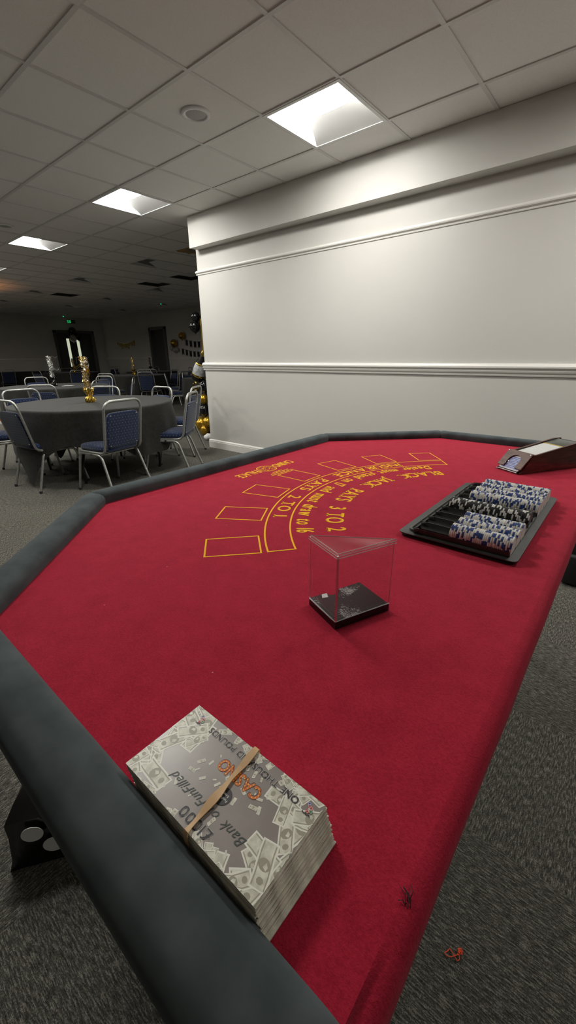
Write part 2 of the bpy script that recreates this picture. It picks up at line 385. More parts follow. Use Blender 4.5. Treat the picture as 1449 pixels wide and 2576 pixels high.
# double doors in the far end wall
d = struct(bpy.data.objects.new('door_1', None)); COL.objects.link(d); d.location = (XL, (DY0 + DY1) / 2, 0)
w = (DY1 - DY0) / 2
fr = MB()
for y in (-w - .03, w + .03): fr.box((-.03, y, DH / 2 + .03), (.16, .09, DH + .06), M['doorframe'])
fr.box((-.03, 0, DH + .03), (.16, 2 * w + .15, .09), M['doorframe']); fr.build('door_frame', d)
for sgn in (-1, 1):
    lf = MB().box((-.10, sgn * w / 2, DH / 2), (.045, w - .012, DH - .01), M['door'], bev=.003).build('door_leaf', d)
    MB().box((-.074, sgn * .195 - .05, 1.36), (.008, .105, 1.04), M['panel_glow']).build('vision_panel', lf)
    MB().tube(rounded([(-.078, sgn * .07, .95), (-.03, sgn * .07, .95), (-.03, sgn * .07, 1.2), (-.078, sgn * .07, 1.2)], .02), .010, M['steel']).build('pull_handle', lf)
d = struct(bpy.data.objects.new('door_2', None)); COL.objects.link(d); d.location = ((RX0 + RX1) / 2, YF, 0)
w = (RX1 - RX0) / 2; fr = MB()
for x in (-w - .04, w + .04): fr.box((x, .03, RH / 2 + .03), (.10, .18, RH + .06), M['doorframe'])
fr.box((0, .03, RH + .04), (2 * w + .18, .18, .10), M['doorframe'])
fr.build('door_frame', d)
lf = MB().box((0, .13, RH / 2), (2 * w, .045, RH - .01), M['door'], bev=.003).build('door_leaf', d)
MB().box((.3, .095, 1.05), (.05, .03, .16), M['blackmetal'], bev=.004).build('door_handle', lf)

# ------------------------------------------------------------------ ceiling fittings
def troffer(lit):
    t = thing('ceiling_light', '', 'ceiling light')
    f = MB(); a, h = .288, .05
    for dx, dy, sx, sy in ((0, a, .6, .024), (0, -a, .6, .024), (a, 0, .024, .552), (-a, 0, .024, .552)):
        f.box((dx, dy, .003), (sx, sy, .012), M['lampwhite'])
    f.build('frame', t)
    # lamp panel over two thirds of the opening, a sloping white reflector along the remaining third
    b, c = .276, .264
    hs = MB(); P = [(-b, -b, 0), (b, -b, 0), (b, b, 0), (-b, b, 0)]; Q = [(-c, -c, h), (c, -c, h), (c, .035, h), (-.165, .035, h), (-c, c, .012)]
    V = P + Q
    hs.add(V, [[0, 1, 5, 4], [1, 2, 6, 5], [2, 3, 7, 6], [3, 8, 7], [3, 0, 4, 8]], M['lampwhite'])
    hs.box((0, 0, h + .03), (.56, .56, .02), M['lampwhite']); hs.build('reflector', t)
    MB().add([Q[0], Q[1], Q[2], Q[3], Q[4]], [[0, 4, 3], [0, 3, 2, 1]], M['lamp'] if lit else M['lampoff']).build('diffuser', t)
    return t
lab_lit = {(0, -1): 'lit square recessed ceiling light at the very top left of the photo', (0, 2): 'large lit square recessed ceiling light nearest the bulkhead of the white partition',
           (-4, 2): 'lit square recessed ceiling light second in the row, above the partition end', (-8, 2): 'lit square recessed ceiling light third in the row, small and near left photo edge',
           (-12, 2): 'lit square ceiling light fourth and last of the row, cut by the left photo edge'}
t0 = troffer(True); first = True
for (i, j) in LIT:
    l = lab_lit.get((i, j), 'lit square recessed ceiling light out of view, added for room brightness'); loc = (i * .6 + .3, j * .6 + .3, H)
    if first: t0.location = loc; t0['label'] = l; t0['group'] = 'lit ceiling lights'; first = False
    else: dup(t0, loc, 0, l, 'lit ceiling lights')
t1 = troffer(False); first = True
for (i, j) in UNLIT:
    l = 'unlit square recessed light fitting in the dark far ceiling'; loc = (i * .6 + .3, j * .6 + .3, H)
    if (i, j) == (-8, 5): l = 'unlit square recessed ceiling light just left of the brown stained tile'
    if first: t1.location = loc; t1['label'] = l; t1['group'] = 'unlit ceiling lights'; first = False
    else: dup(t1, loc, 0, l, 'unlit ceiling lights')
def speaker(x, y, label):
    t = thing('ceiling_speaker', label, 'speaker', (x, y, H), 0, 'ceiling speakers')
    MB().lathe([(.066, -.001), (.070, -.006), (.084, -.008), (.094, -.004), (.096, .004)], (0, 0, 0), M['lampwhite'], 40).build('rim', t)
    MB().lathe([(0, -.004), (.04, -.0035), (.068, -.001)], (0, 0, 0), M['grey_plastic'], 32).build('grille', t)
speaker(-.31, .90, 'round white ceiling speaker left of the largest ceiling light')
speaker(-3.93, .92, 'round ceiling speaker at the left photo edge above the third ceiling light')
t = thing('smoke_detector', 'small round smoke detector on the dark ceiling beyond the partition end', 'smoke detector', (-7.44, 5.03, H))
MB().lathe([(0, -.055), (.03, -.052), (.042, -.03), (.055, -.025), (.06, 0)], (0, 0, 0), M['white_plastic'], 20).build('body', t)
for x, y, l in ((-15.1, 6.3, 'tiny green indicator lamp on the ceiling above the exit sign'), (-9.19, 6.61, 'tiny green indicator lamp on the ceiling above the single door')):
    tag(MB().lathe([(0, -.018), (.012, -.015), (.018, 0)], (0, 0, 0), M['led'], 10).build('indicator_lamp', None, (x, y, H)), l, 'indicator light')
PX = .72
t = thing('exit_sign', 'green exit sign on the wall above the dark double doors', 'exit sign', (XL + .01, 6.68, 2.43))
MB().box((.012, 0, .06), (.03, .32, .12), M['exit_dark'], bev=.004).build('housing', t)
g = MB().box((.029, -.085, .06), (.004, .14, .10), M['exit_green']).build('green_panel', t)
pm = MB(); x = .0325   # running figure and arrow pictogram
pm.lathe([(0, 0), (.014, .001)], (x, -.09, .105), M['white_ink'], 10, Matrix.Rotation(R(90), 3, 'Y'))
for a, b in (((-.10, .09), (-.115, .055)), ((-.115, .055), (-.085, .03)), ((-.085, .03), (-.095, .0)), ((-.115, .055), (-.14, .035)), ((-.14, .035), (-.165, .035)), ((-.10, .085), (-.07, .065)), ((-.10, .085), (-.13, .08))):
    pm.tube([(x, a[0], a[1] + .005), (x, b[0], b[1] + .005)], .006, M['white_ink'], 5)
pm.build('running_figure', t)
ar = MB().add([(.029, .03, .055), (.029, .11, .055), (.029, .11, .065), (.029, .03, .065), (.029, .10, .085), (.029, .15, .06), (.029, .10, .035)], [[0, 1, 2, 3], [4, 5, 6]], M['grey_plastic'])
ar.build('arrow', t)

# ------------------------------------------------------------------ blackjack table
ZT = .83
C1, C2, C3, C4 = (1.681, -1.240), (1.325, -.886), (1.325, .116), (1.681, .470)
A0, A1 = (2.262, -1.240), (2.262, .470)
INN = [A0, C1, C2, C3, C4, A1]
bj = thing('blackjack_table', 'red felt blackjack table with padded charcoal rail in the foreground', 'casino table', (0, 0, 0))
def offset_poly(pts, o):
    """offset an open polyline outward (left of travel is inside here)"""
    out = []
    P = [Vector(p) for p in pts]
    for i, p in enumerate(P):
        ns = []
        if i > 0: e = (P[i] - P[i - 1]).normalized(); ns.append(Vector((-e.y, e.x)))
        if i < len(P) - 1: e = (P[i + 1] - P[i]).normalized(); ns.append(Vector((-e.y, e.x)))
        if len(ns) == 1: out.append(p - ns[0] * o)
        else:
            nn = (ns[0] + ns[1]).normalized(); out.append(p - nn * (o / nn.dot(ns[0])))
    return out
sgn = 1
tst = offset_poly(INN, .05)
if tst[0].y > INN[0][1]: sgn = -1
def offp(o): return [tuple(q) for q in offset_poly(INN, sgn * o)]
# felt: flat top, rolled over the dealer's straight edge
fm = MB(); fo = offp(.012)
top = fo[:]; fm.add([(x, y, ZT) for x, y in top], [list(range(len(top)))], M['felt'])
roll = [(0, 0), (.006, -.0012), (.011, -.004), (.0145, -.008), (.016, -.013), (.016, -.034)]
y0, y1 = fo[0][1], fo[-1][1]; N = 26
vs = []; fs = []
for a in range(N + 1):
    y = y0 + (y1 - y0) * a / N
    for b, (dx, dz) in enumerate(roll):
        wv = noise.noise(Vector((y * 9, 0, b * .3))) * .0016 * min(1, b / 3)
        vs.append((2.262 + dx + wv, y, ZT + dz + (.004 * noise.noise(Vector((y * 14, 3, 0))) if b == 5 else 0)))
n = len(roll)
for a in range(N):
    for b in range(n - 1): fs.append([a * n + b, a * n + b + 1, (a + 1) * n + b + 1, (a + 1) * n + b])
fm.add(vs, fs, M['felt'], True)
felt_o = fm.build('felt_top', bj, auto=False)
bo = offp(.045); bo[0] = (2.262, bo[0][1]); bo[-1] = (2.262, bo[-1][1])
MB().prism(bo, ZT - .022, ZT - .0015, M['board']).build('table_top', bj)
ap = offp(.052)
am = MB()
for k in range(5):
    a, b = Vector(ap[k]), Vector(ap[k + 1]); a2, b2 = Vector(offp(.038)[k]), Vector(offp(.038)[k + 1])
    am.prism([tuple(a), tuple(b), tuple(b2), tuple(a2)], ZT - .062, ZT - .022, M['board'])
am.prism([(2.252, ap[0][1]), (2.266, ap[0][1]), (2.266, ap[-1][1]), (2.252, ap[-1][1])], ZT - .055, ZT - .022, M['board'])
am.build('apron', bj)
# padded rail: five upholstered lengths that meet at mitred seams
PROF = [(.000, .000), (-.001, .010), (.001, .018), (.006, .0235), (.014, .0265), (.028, .0275), (.042, .0265), (.052, .022), (.0575, .014), (.059, .004), (.057, -.014), (.053, -.022)]
for k in range(5):
    rm = MB(); rows = []
    A = [offp(o)[k] for o, _ in PROF]; B = [offp(o)[k + 1] for o, _ in PROF]
    a0, b0 = Vector(A[5]), Vector(B[5]); L = (b0 - a0).length
    ts = [0, .004 / L, .012 / L] + [i / 14 for i in range(1, 14)] + [1 - .012 / L, 1 - .004 / L, 1]
    for t in ts:
        e = min(t, 1 - t) * L
        sh = 1 - .11 * max(0, 1 - e / .012) ** 2
        row = []
        for q, (o, h) in enumerate(PROF):
            p = Vector(A[q]).lerp(Vector(B[q]), t)
            wob = .0007 * noise.noise(Vector((p.x * 7, p.y * 7, q)))
            row.append((p.x, p.y, ZT + (h * sh if h > 0 else h) + wob * (1 if h > .01 else 0)))
        rows.append(row)
    n = len(PROF); vs = [v for r_ in rows for v in r_]
    fs = [[i * n + j, i * n + j + 1, (i + 1) * n + j + 1, (i + 1) * n + j] for i in range(len(rows) - 1) for j in range(n - 1)]
    fs += [list(range(n)), [(len(rows) - 1) * n + j for j in range(n)][::-1]]
    rm.add(vs, fs, M['suede'], True)
    ro = rm.build('padded_rail', bj)
    bm = bmesh.new(); bm.from_mesh(ro.data); bmesh.ops.recalc_face_normals(bm, faces=bm.faces); bm.to_mesh(ro.data); bm.free()
for x, y in ((1.52, -.75), (1.52, -.02), (2.14, -1.12), (2.14, .36)):
    lm = MB(); lm.box((x, y, (ZT - .022) / 2), (.045, .045, ZT - .022), M['blackmetal'], bev=.004); lm.build('leg', bj)

# ---- text as flat meshes
_gl = {}
def glyph(ch):
    if ch in _gl: return _gl[ch]
    cu = bpy.data.curves.new('g', 'FONT'); cu.body = ch; cu.size = 1; cu.resolution_u = 3; cu.fill_mode = 'FRONT' if hasattr(cu, 'fill_mode') else cu.fill_mode
    ob = bpy.data.objects.new('g', cu); COL.objects.link(ob)
    bpy.context.view_layer.update()
    me = bpy.data.meshes.new_from_object(ob.evaluated_get(bpy.context.evaluated_depsgraph_get()))
    vs = [(v.co.x, v.co.y) for v in me.vertices]; fs = [list(p.vertices) for p in me.polygons]
    bpy.data.objects.remove(ob); bpy.data.curves.remove(cu); bpy.data.meshes.remove(me)
    if vs:
        x0 = min(v[0] for v in vs); x1 = max(v[0] for v in vs)
    else: x0, x1 = 0, .28
    _gl[ch] = ([(x - x0, y) for x, y in vs], fs, x1 - x0)
    return _gl[ch]
_cap = max(v[1] for v in glyph('H')[0])
SERIF = {'I': ((.5,), (.5,)), 'N': ((.06,), (.06,)), 'U': ((.08, .92), ()), 'R': ((), (.06, .95)), 'A': ((), (.04, .96)), 'E': ((), ()), 'P': ((), (.08,)), 'Y': ((.05, .95), (.5,)), 'T': ((), (.5,)),
         'K': ((.06, .9), (.06, .95)), 'L': ((.08,), ()), 'J': ((.72,), ()), 'B': ((), ()), 'D': ((), ()), '1': ((), (.7,)), 'H': ((.07, .93), (.07, .93)), 'm': ((), (.06, .5, .94)), 'n': ((), (.08, .92)), 'r': ((), (.15,)), 'l': ((), (.5,)), 'd': ((.85,), ())}
def layout(text, cap, cond=1.0, space=.12, word=.4, serif=False):
    """returns [(verts, faces, x)] with letters laid on a baseline, cap height = cap, and the total width"""
    k = cap / _cap; x = 0; out = []
    for ch in text:
        if ch == ' ': x += word * cap; continue
        vs, fs, w = glyph(ch); vs = [(a * k * cond, b * k) for a, b in vs]; fs = [f[:] for f in fs]; ww = w * k * cond
        if serif and ch in SERIF:
            hh = max(b for a, b in vs)
            sw, sh = cap * .2, cap * .075
            for fr in SERIF[ch][0]: o = len(vs); c = fr * ww; vs += [(c - sw, hh - sh), (c + sw, hh - sh), (c + sw, hh), (c - sw, hh)]; fs.append([o, o + 1, o + 2, o + 3])
            for fr in SERIF[ch][1]: o = len(vs); c = fr * ww; vs += [(c - sw, 0), (c + sw, 0), (c + sw, sh), (c - sw, sh)]; fs.append([o, o + 1, o + 2, o + 3])
        out.append((vs, fs, x, ww)); x += ww + space * cap
    return out, x - space * cap
AC = (2.195, -.382)
def arc_text(mb, text, Rb, cap, a0, a1, cond, serif=True, shear=0, bold=0):
    """letters on the circle of radius Rb about AC, tops towards the centre, running from angle a0 to a1 (degrees)"""
    lay, W = layout(text, cap, cond, .16, .62, serif)
    for vs, fs, x, w in lay:
        out = []
        for a, b in vs:
            s = (x + a + shear * b) / W; th = R(a0 + (a1 - a0) * s); rr = Rb - b
            out.append((AC[0] - rr * math.cos(th), AC[1] + rr * math.sin(th), ZT + .0003))
        for dx, dy in ((0, 0),) if not bold else [(bold * q_ / 2, bold * w_ / 2) for q_ in range(3) for w_ in range(3)]:
            mb.add([(p[0] + dx, p[1] + dy, p[2] + (dx + dy) * .02) for p in out], fs, M['gold_print'])
pl = MB(); ZP = ZT + .0003
def line(p, q, w, z=ZP):
    p, q = Vector(p), Vector(q); e = (q - p).normalized(); nn = Vector((-e.y, e.x)) * w / 2; p, q = p - e * w / 2, q + e * w / 2
    pl.quad((*(p - nn), z), (*(q - nn), z), (*(q + nn), z), (*(p + nn), z), M['gold_print'])
LW = .0036
RO, RI, AE = .575, .521, 51.2
for rr in (RO, RI):
    n = 60
    for k in range(n):
        t0_, t1_ = R(-AE + 2 * AE * k / n), R(-AE + 2 * AE * (k + 1) / n)
        pl.quad(*[(AC[0] - q * math.cos(t), AC[1] + q * math.sin(t), ZP) for q, t in ((rr - LW / 2, t0_), (rr + LW / 2, t0_), (rr + LW / 2, t1_), (rr - LW / 2, t1_))], M['gold_print'])
for sg in (-1, 1):
    t = R(AE * sg); line((AC[0] - RO * math.cos(t), AC[1] + RO * math.sin(t)), (AC[0] - RI * math.cos(t), AC[1] + RI * math.sin(t)), LW, ZP + .0001)
for k in range(-3, 4):
    t = R(15.85 * k); u = Vector((-math.cos(t), math.sin(t))); w = Vector((u.y, -u.x)); c = Vector(AC) + u * .640
    q = [c + u * a + w * b for a, b in ((-.053, -.039), (.053, -.039), (.053, .039), (-.053, .039))]
    for e in range(4): line(q[e], q[(e + 1) % 4], LW * .95, ZP + .0001 * (e % 2))
arc_text(pl, 'INSURANCE  PAYS  2 TO 1', .5645, .031, 34.3, -32.6, .85, True, 0, .0012)
arc_text(pl, 'Dealer must stand on 17 and must draw to 16', .508, .0360, 43.3, -42.6, .8, False, .12, .0015)
arc_text(pl, 'BLACK  JACK  PAYS  3 TO 2', .4425, .039, 43.8, -42.4, .85, True, 0, .0016)
def flat_text(mb, text, origin, rdir, cap, m, z, cond=1, space=.12, shear=0, width=None, serif=False, word=.4, bold=0.0):
    """straight lettering on a horizontal plane; origin is the middle of the baseline"""
    lay, W = layout(text, cap, cond, space, word, serif); k = width / W if width else 1
    r = Vector(rdir).normalized(); up = Vector((-r.y, r.x)); o = Vector(origin) - r * W * k / 2
    for vs, fs, x, w in lay:
        for dx, dy in (((0, 0),) if not bold else ((0, 0), (bold, 0), (0, bold), (bold, bold))):
            mb.add([(*(o + r * ((x + a + shear * b) * k + dx) + up * (b + dy)), z + (dx + dy) * .01) for a, b in vs], fs, m)
flat_text(pl, 'CASINO', (1.402, -.300), (0, -1), .036, M['gold_print'], ZP, .55, .08, 0, .088, False, .4, .0012)
flat_text(pl, 'PALACE', (1.402, -.466), (0, -1), .036, M['gold_print'], ZP, .55, .08, 0, .088, False, .4, .0012)
ec = Vector((1.420, -.383))
def ring(c, r, w, m, z, n=40, mb=None):
    for k in range(n):
        a, b = 2 * PI * k / n, 2 * PI * (k + 1) / n
        (mb or pl).quad(*[(c[0] + q * math.cos(t), c[1] + q * math.sin(t), z) for q, t in ((r - w, a), (r, a), (r, b), (r - w, b))], m)
def disc(c, r, m, z, mb, n=20): mb.add([(c[0] + r * math.cos(2 * PI * k / n), c[1] + r * math.sin(2 * PI * k / n), z) for k in range(n)], [list(range(n))], m)
ring(ec, .0345, .0026, M['gold_print'], ZP); ring(ec, .0295, .001, M['gold_print'], ZP)
for k in range(46):   # engraved device inside the ring
    a = random.uniform(0, 2 * PI); rr = .026 * math.sqrt(random.random()); p = ec + Vector((math.cos(a), math.sin(a))) * rr
    b = random.uniform(-.5, .5) + PI / 2; l = random.uniform(.003, .009); dq = Vector((math.cos(b), math.sin(b))) * l
    line(p - dq / 2, p + dq / 2, .0016, ZP + .0001)
for rw, (x, a, b) in enumerate(((1.492, -.435, -.335), (1.480, -.425, -.345), (1.470, -.405, -.365))):   # three lines of tiny print
    y = a
    while y < b:
        l = random.uniform(.003, .006); line((x, y), (x + random.uniform(-.002, .002), y + l), .0045, ZP); y += l + .0028
pl.build('printed_layout', felt_o)

# ------------------------------------------------------------------ discard holder
a, b, c = Vector((2.001, -.921)), Vector((2.0645, -.947)), Vector((2.105, -.863))
e1 = (a - b).normalized(); e2 = Vector((-e1.y, e1.x)); e2 = e2 if e2.dot(c - b) > 0 else -e2
L1, L2 = (a - b).length, (c - b).length
t = thing('discard_holder', 'clear acrylic discard holder with black base standing on the red felt', 'card holder', (b.x, b.y, ZT + .0005))
def P2(u, w): q = e1 * u + e2 * w; return (q.x, q.y)
base = [P2(0, 0), P2(L1, 0)]
# thumb notch in the long edge opposite the front wall
for k in range(9):
    th = PI * k / 8; base.append(P2(L1 - .011 * math.sin(th), L2 * .42 - .013 * math.cos(th)))
base += [P2(L1, L2), P2(0, L2)]
bmz = MB(); n = len(base)
bmz.prism(base, 0, .0105, M['blackgloss']); bmz.build('base_side', t)
tp = MB(); ins = [(x * .97 + P2(L1 / 2, L2 / 2)[0] * .03, y * .97 + P2(L1 / 2, L2 / 2)[1] * .03) for x, y in base]
tp.prism(ins, .0105, .0120, M['scratched']); tp.build('base_top', t)
hh = .111; th = .0022
def wall_quad(p, q, nrm, name):
    w = MB(); nn = Vector(nrm).normalized() * th
    pts = [p, q, (q[0] + nn.x, q[1] + nn.y), (p[0] + nn.x, p[1] + nn.y)]
    w.prism(pts, .0105, hh, M['acrylic'])
    o = w.build(name, t); return o
wall_quad(P2(0.001, .0008), P2(L1 - .0005, .0008), (e2.x, e2.y), 'clear_wall')
wall_quad(P2(.0008, .001), P2(.0008, L2 - .0005), (e1.x, e1.y), 'clear_wall')
tri = [P2(-.0015, -.0015), P2(L1 + .001, -.0015), P2(-.0015, L2 + .004)]
MB().prism(tri, hh, hh + .0022, M['acrylic']).build('triangular_lid', t)
rim = MB()
for k, (h_, o_) in enumerate(((hh + .0026, .0012), (hh + .0008, -.0016), (hh - .0022, -.002))):
    A_, B_, C_ = P2(o_, o_), P2(L1, o_), P2(o_, L2 + .002)
    rim.tube([(*B_, h_), (*A_, h_), (*C_, h_)], .00055, M['acrylic_edge'], 6)
rim.tube([(*P2(.001, .001), .012), (*P2(.001, .001), hh)], .0017, M['acrylic_edge'], 6)
rim.tube([(*P2(L1, .001), .012), (*P2(L1, .001), hh)], .0006, M['acrylic_edge'], 5)
rim.tube([(*P2(.001, L2), .012), (*P2(.001, L2), hh)], .0006, M['acrylic_edge'], 5)
rim.tube([(*P2(0, L2), .0125), (*P2(0, 0), .0125), (*P2(L1, 0), .0125)], .0008, M['acrylic_edge'], 5)
rim.tube([(*P2(L1 + .001, 0), hh + .002), (*P2(0, L2 + .004), hh + .002)], .0007, M['acrylic_edge'], 5)
rim.build('rim', t)
stk = MB(); q = [P2(L1 - .002, L2 * .22), P2(L1 - .011, L2 * .17), P2(L1 - .013, L2 * .27), P2(L1 - .003, L2 * .31)]
stk.prism(q, .0121, .0124, M['paper']); stk.build('paper_sticker', t)

# ------------------------------------------------------------------ chip tray and chips
TX0, TX1, TY0, TY1 = 1.992, 2.213, -.606, -.172
tx, ty = (TX0 + TX1) / 2, (TY0 + TY1) / 2
t = thing('chip_tray', 'black plastic casino chip tray lying on the red felt by the dealer edge', 'chip tray', (tx, ty, ZT + .0005))
def rrect(hx, hy, r, n=5):
    out = []
    for cx_, cy_, a0 in ((hx - r, hy - r, 0), (-hx + r, hy - r, 90), (-hx + r, -hy + r, 180), (hx - r, -hy + r, 270)):
        for k in range(n + 1): w = R(a0 + 90 * k / n); out.append((cx_ + r * math.cos(w), cy_ + r * math.sin(w)))
    return out
HX, HY = (TX1 - TX0) / 2, (TY1 - TY0) / 2
rm = MB(); loops = [(HX, HY, .012, .0065), (HX, HY, .012, .0085), (HX - .014, HY - .014, .010, .0095), (HX - .0155, HY - .0155, .009, .0135), (HX - .019, HY - .019, .008, .0140), (HX - .0205, HY - .0205, .007, .0110), (HX - .023, HY - .023, .006, .0110), (HX - .0245, HY - .0245, .005, .0130), (HX - .0265, HY - .0265, .004, .0130), (HX - .0275, HY - .0275, .003, .003)]
LPS = [[(x, y, z) for x, y in rrect(hx, hy, r)] for hx, hy, r, z in loops]; n = len(LPS[0])
vs = [v for l in LPS for v in l]; fs = [[i * n + k, i * n + (k + 1) % n, (i + 1) * n + (k + 1) % n, (i + 1) * n + k] for i in range(len(LPS) - 1) for k in range(n)]
rm.add(vs, fs, M['tray'], True)
rm.prism(rrect(HX - .004, HY - .004, .01), 0, .0023, M['tray'])
rm.build('rim', t)
NR, PIT = 10, .0392; Y0 = -.5745
CR, CT = .0192, .0033
gm = MB(); gx0, gx1 = TX0 + .028 - tx, TX1 - .028 - tx + .012
vs = []; fs = []; prof = []
for k in range(NR):
    yc = Y0 + PIT * k - ty
    for s_ in range(9):
        w = PI + PI * s_ / 8; prof.append((yc + .0189 * math.cos(w), .0215 + .0189 * math.sin(w)))
for y, z in prof: vs += [(gx0, y, max(z, .0026)), (gx1, y, max(z, .0026))]
for k in range(len(prof) - 1): fs.append([2 * k, 2 * k + 1, 2 * k + 3, 2 * k + 2])
gm.add(vs, fs, M['tray'], True); gm.build('grooved_well', t)
dm = MB()
for k in range(NR + 1):
    yc = Y0 + PIT * (k - .5) - ty
    dm.box(((gx0 + gx1) / 2, yc, .011), (gx1 - gx0, .0016, .017), M['tray'])
    dm.box((gx0 + .006, yc, .0155), (.010, .006, .010), M['tray'], bev=.001, seg=1)
dm.build('divider', t)
def chip_mesh(name, body, spot, alt=None):
    mb = MB(); seg = 32; rnd = .0006
    prof = [(0, 0), (CR - rnd, 0), (CR, rnd), (CR, CT - rnd), (CR - rnd, CT), (0, CT)]
    vs = []; n = len(prof)
    for k in range(seg):
        w = 2 * PI * k / seg
        for r_, x in prof: vs.append((x - CT / 2, r_ * math.cos(w), r_ * math.sin(w)))
    for k in range(seg):
        k2 = (k + 1) % seg
        m_ = spot if (k % 8) in (0, 1, 2) else body
        if alt and (k % 8) == 5: m_ = alt
        for i in range(1, n - 2): mb.add([vs[k * n + i], vs[k2 * n + i], vs[k2 * n + i + 1], vs[k * n + i + 1]], [[0, 1, 2, 3]], m_)
    for e, fl in ((1, True), (4, False)):
        ring_ = [vs[k * n + e] for k in range(seg)]
        mb.add(ring_, [list(range(seg))[::-1] if fl else list(range(seg))], body)
    return mb.build(name)
protos = {'w': chip_mesh('poker_chip', M['chip_white'], M['chip_blue']), 'i': chip_mesh('poker_chip', M['chip_ivory'], M['chip_blue']), 'k': chip_mesh('poker_chip', M['chip_black'], M['chip_white'])}
used = set()
ROWS = [(0, 'w', 2.0895, 'front row, nearest the clear holder'), (1, 'w', 2.0895, 'second row from tray front'), (2, 'w', 2.0895, 'third row, before the black chips'),
        (4, 'k', 2.034, ''), (6, 'w', 2.0535, 'row just behind black chips'), (7, 'w', 2.0535, 'second row behind black chips'), (8, 'w', 2.0535, 'third row behind black chips'), (9, 'w', 2.0535, 'rearmost row near the card shoe')]
for k, kind, xl, desc in ROWS:
    x = xl + CT / 2; yc = Y0 + PIT * k
    lab = ('black casino chip with white edge spots in the single black row of the tray' if kind == 'k' else 'white casino chip with blue edge spots in the ' + desc)
    while x < 2.1985 - CT / 2 + .0002:
        kd = kind if kind == 'k' else ('i' if random.random() < .07 else ('k' if k >= 6 and random.random() < .035 else 'w'))
        pr = protos[kd]
        if kd not in used: o = pr; used.add(kd)
        else: o = pr.copy(); COL.objects.link(o)
        o.location = (x, yc + random.uniform(-.0004, .0004), ZT + .0225 + random.uniform(-.0003, .0003)); o.rotation_euler = (random.uniform(0, 6.28), 0, 0)
        if kd == 'i': tag(o, 'yellowed white casino chip with blue edge spots among the white rows', 'casino chip', 'yellowed chips among the white rows')
        elif kd == 'k' and kind == 'w': tag(o, 'stray black casino chip among the white chips behind the black row', 'casino chip', 'stray black chips')
        else: tag(o, lab, 'casino chip', lab.replace('white casino chip', 'white chips').replace('black casino chip', 'black chips'))
        x += CT

# ------------------------------------------------------------------ card shoe
SA = R(58)
t = thing('card_shoe', 'dark wooden dealing shoe on the red felt at the right edge', 'card shoe', (2.083, .031, ZT + .0005), SA - PI / 2)
# local: +y runs away from the mouth, x = -W..0 across (front right corner at the origin)
Wd, L_ = .090, .25
def side(x0, x1):
    prof = [(0, 0), (.010, .006), (.045, .0535), (L_ - .03, .082), (L_, .082), (L_, 0)]
    mb = MB(); n = len(prof)
    vs = [(x0, y, z) for y, z in prof] + [(x1, y, z) for y, z in prof]
    fs = [list(range(n)), list(range(n, 2 * n))[::-1]] + [[i, n + i, n + (i + 1) % n, (i + 1) % n] for i in range(n)]
    return mb.add(vs, fs, M['wood'])
for x0, x1 in ((-.006, 0), (-Wd, -Wd + .006)):
    o = side(x0, x1).build('side_panel', t)
    bm = bmesh.new(); bm.from_mesh(o.data); bmesh.ops.recalc_face_normals(bm, faces=bm.faces); bm.to_mesh(o.data); bm.free()
MB().box((-Wd / 2, L_ / 2, .004), (Wd - .012, L_, .007), M['blackgloss']).build('floor_plate', t)
# sloping front plate with an arched finger opening
fa, fb = Vector((0, .006, .013)), Vector((0, .045, .056)); up = (fb - fa); Lf = up.length; upn = up.normalized(); nf = Vector((0, -upn.z, upn.y))
def FP(u, w, k=0): q = fa + upn * w + nf * k; return (-Wd + u, q.y, q.z)
# arch outline
out = [(0, 0), (Wd * .27, 0)]
ww = .0215
for k in range(13):
    an = PI - PI * k / 12; out.append((Wd * .5 + ww * math.cos(an), Lf * .42 + .020 * math.sin(an)))
out += [(Wd * .73, 0), (Wd, 0), (Wd, Lf), (0, Lf)]
bm = bmesh.new(); v1 = [bm.verts.new(FP(u, w, .0)) for u, w in out]; v2 = [bm.verts.new(FP(u, w, .004)) for u, w in out]; n = len(out)
f1 = bm.faces.new(v1); f2 = bm.faces.new(v2[::-1])
for k in range(n): bm.faces.new((v1[k], v1[(k + 1) % n], v2[(k + 1) % n], v2[k]))
bmesh.ops.recalc_face_normals(bm, faces=bm.faces); bmesh.ops.triangulate(bm, faces=[f1, f2])
MB().bm(bm, M['walnut']).build('front_plate', t)
sc_ = MB()
for u, w in ((.004, Lf - .004), (Wd - .004, Lf - .004), (Wd * .27 + .001, .010), (Wd * .27 + .006, .018)):
    sc_.lathe([(0, .0022), (.0013, .0018), (.0018, 0)], FP(u, w, .004), M['rivet'], 10, nf.to_track_quat('Z', 'Y').to_matrix())
sc_.build('stud', t)
MB().box((-Wd / 2, .0515, .0545), (Wd, .012, .004), M['walnut'], bev=.001).build('top_edge_strip', t)
blk = MB(); s_ = math.atan2(.082 - .0535, L_ - .075)
blk.box((-Wd / 2, L_ - .042, .0615), (Wd - .013, .06, .03), M['dullgrey'], Matrix.Rotation(s_, 4, 'X'), .002); blk.build('weighted_roller_cover', t)
MB().box((-Wd / 2, L_ - .003, .040), (Wd - .012, .006, .078), M['blackgloss']).build('back_panel', t)
cb = MB().box((0, 0, 0), (.073, .056, .0009), M['card_edge']); cb.box((0, .002, .0005), (.063, .043, .0003), M['cardback'])
pc = cb.build('playing_card', None); tag(pc, 'blue backed playing card showing in the mouth of the dealing shoe', 'playing card')
Mt = Matrix.Translation(t.location) @ Matrix.Rotation(t.rotation_euler.z, 4, 'Z'); sl = math.atan2(upn.z, upn.y)
def in_mouth(w, k): q = fa + upn * w + nf * k; return Mt @ Matrix.Translation((-Wd / 2, q.y, q.z)) @ Matrix.Rotation(sl, 4, 'X')
pc.matrix_world = in_mouth(.0160, -.0012)
stack = MB().box((0, 0, 0), (.073, .056, .004), M['card_edge']).build('playing_card_stack', None)
stack.matrix_world = in_mouth(.0158, -.0036)
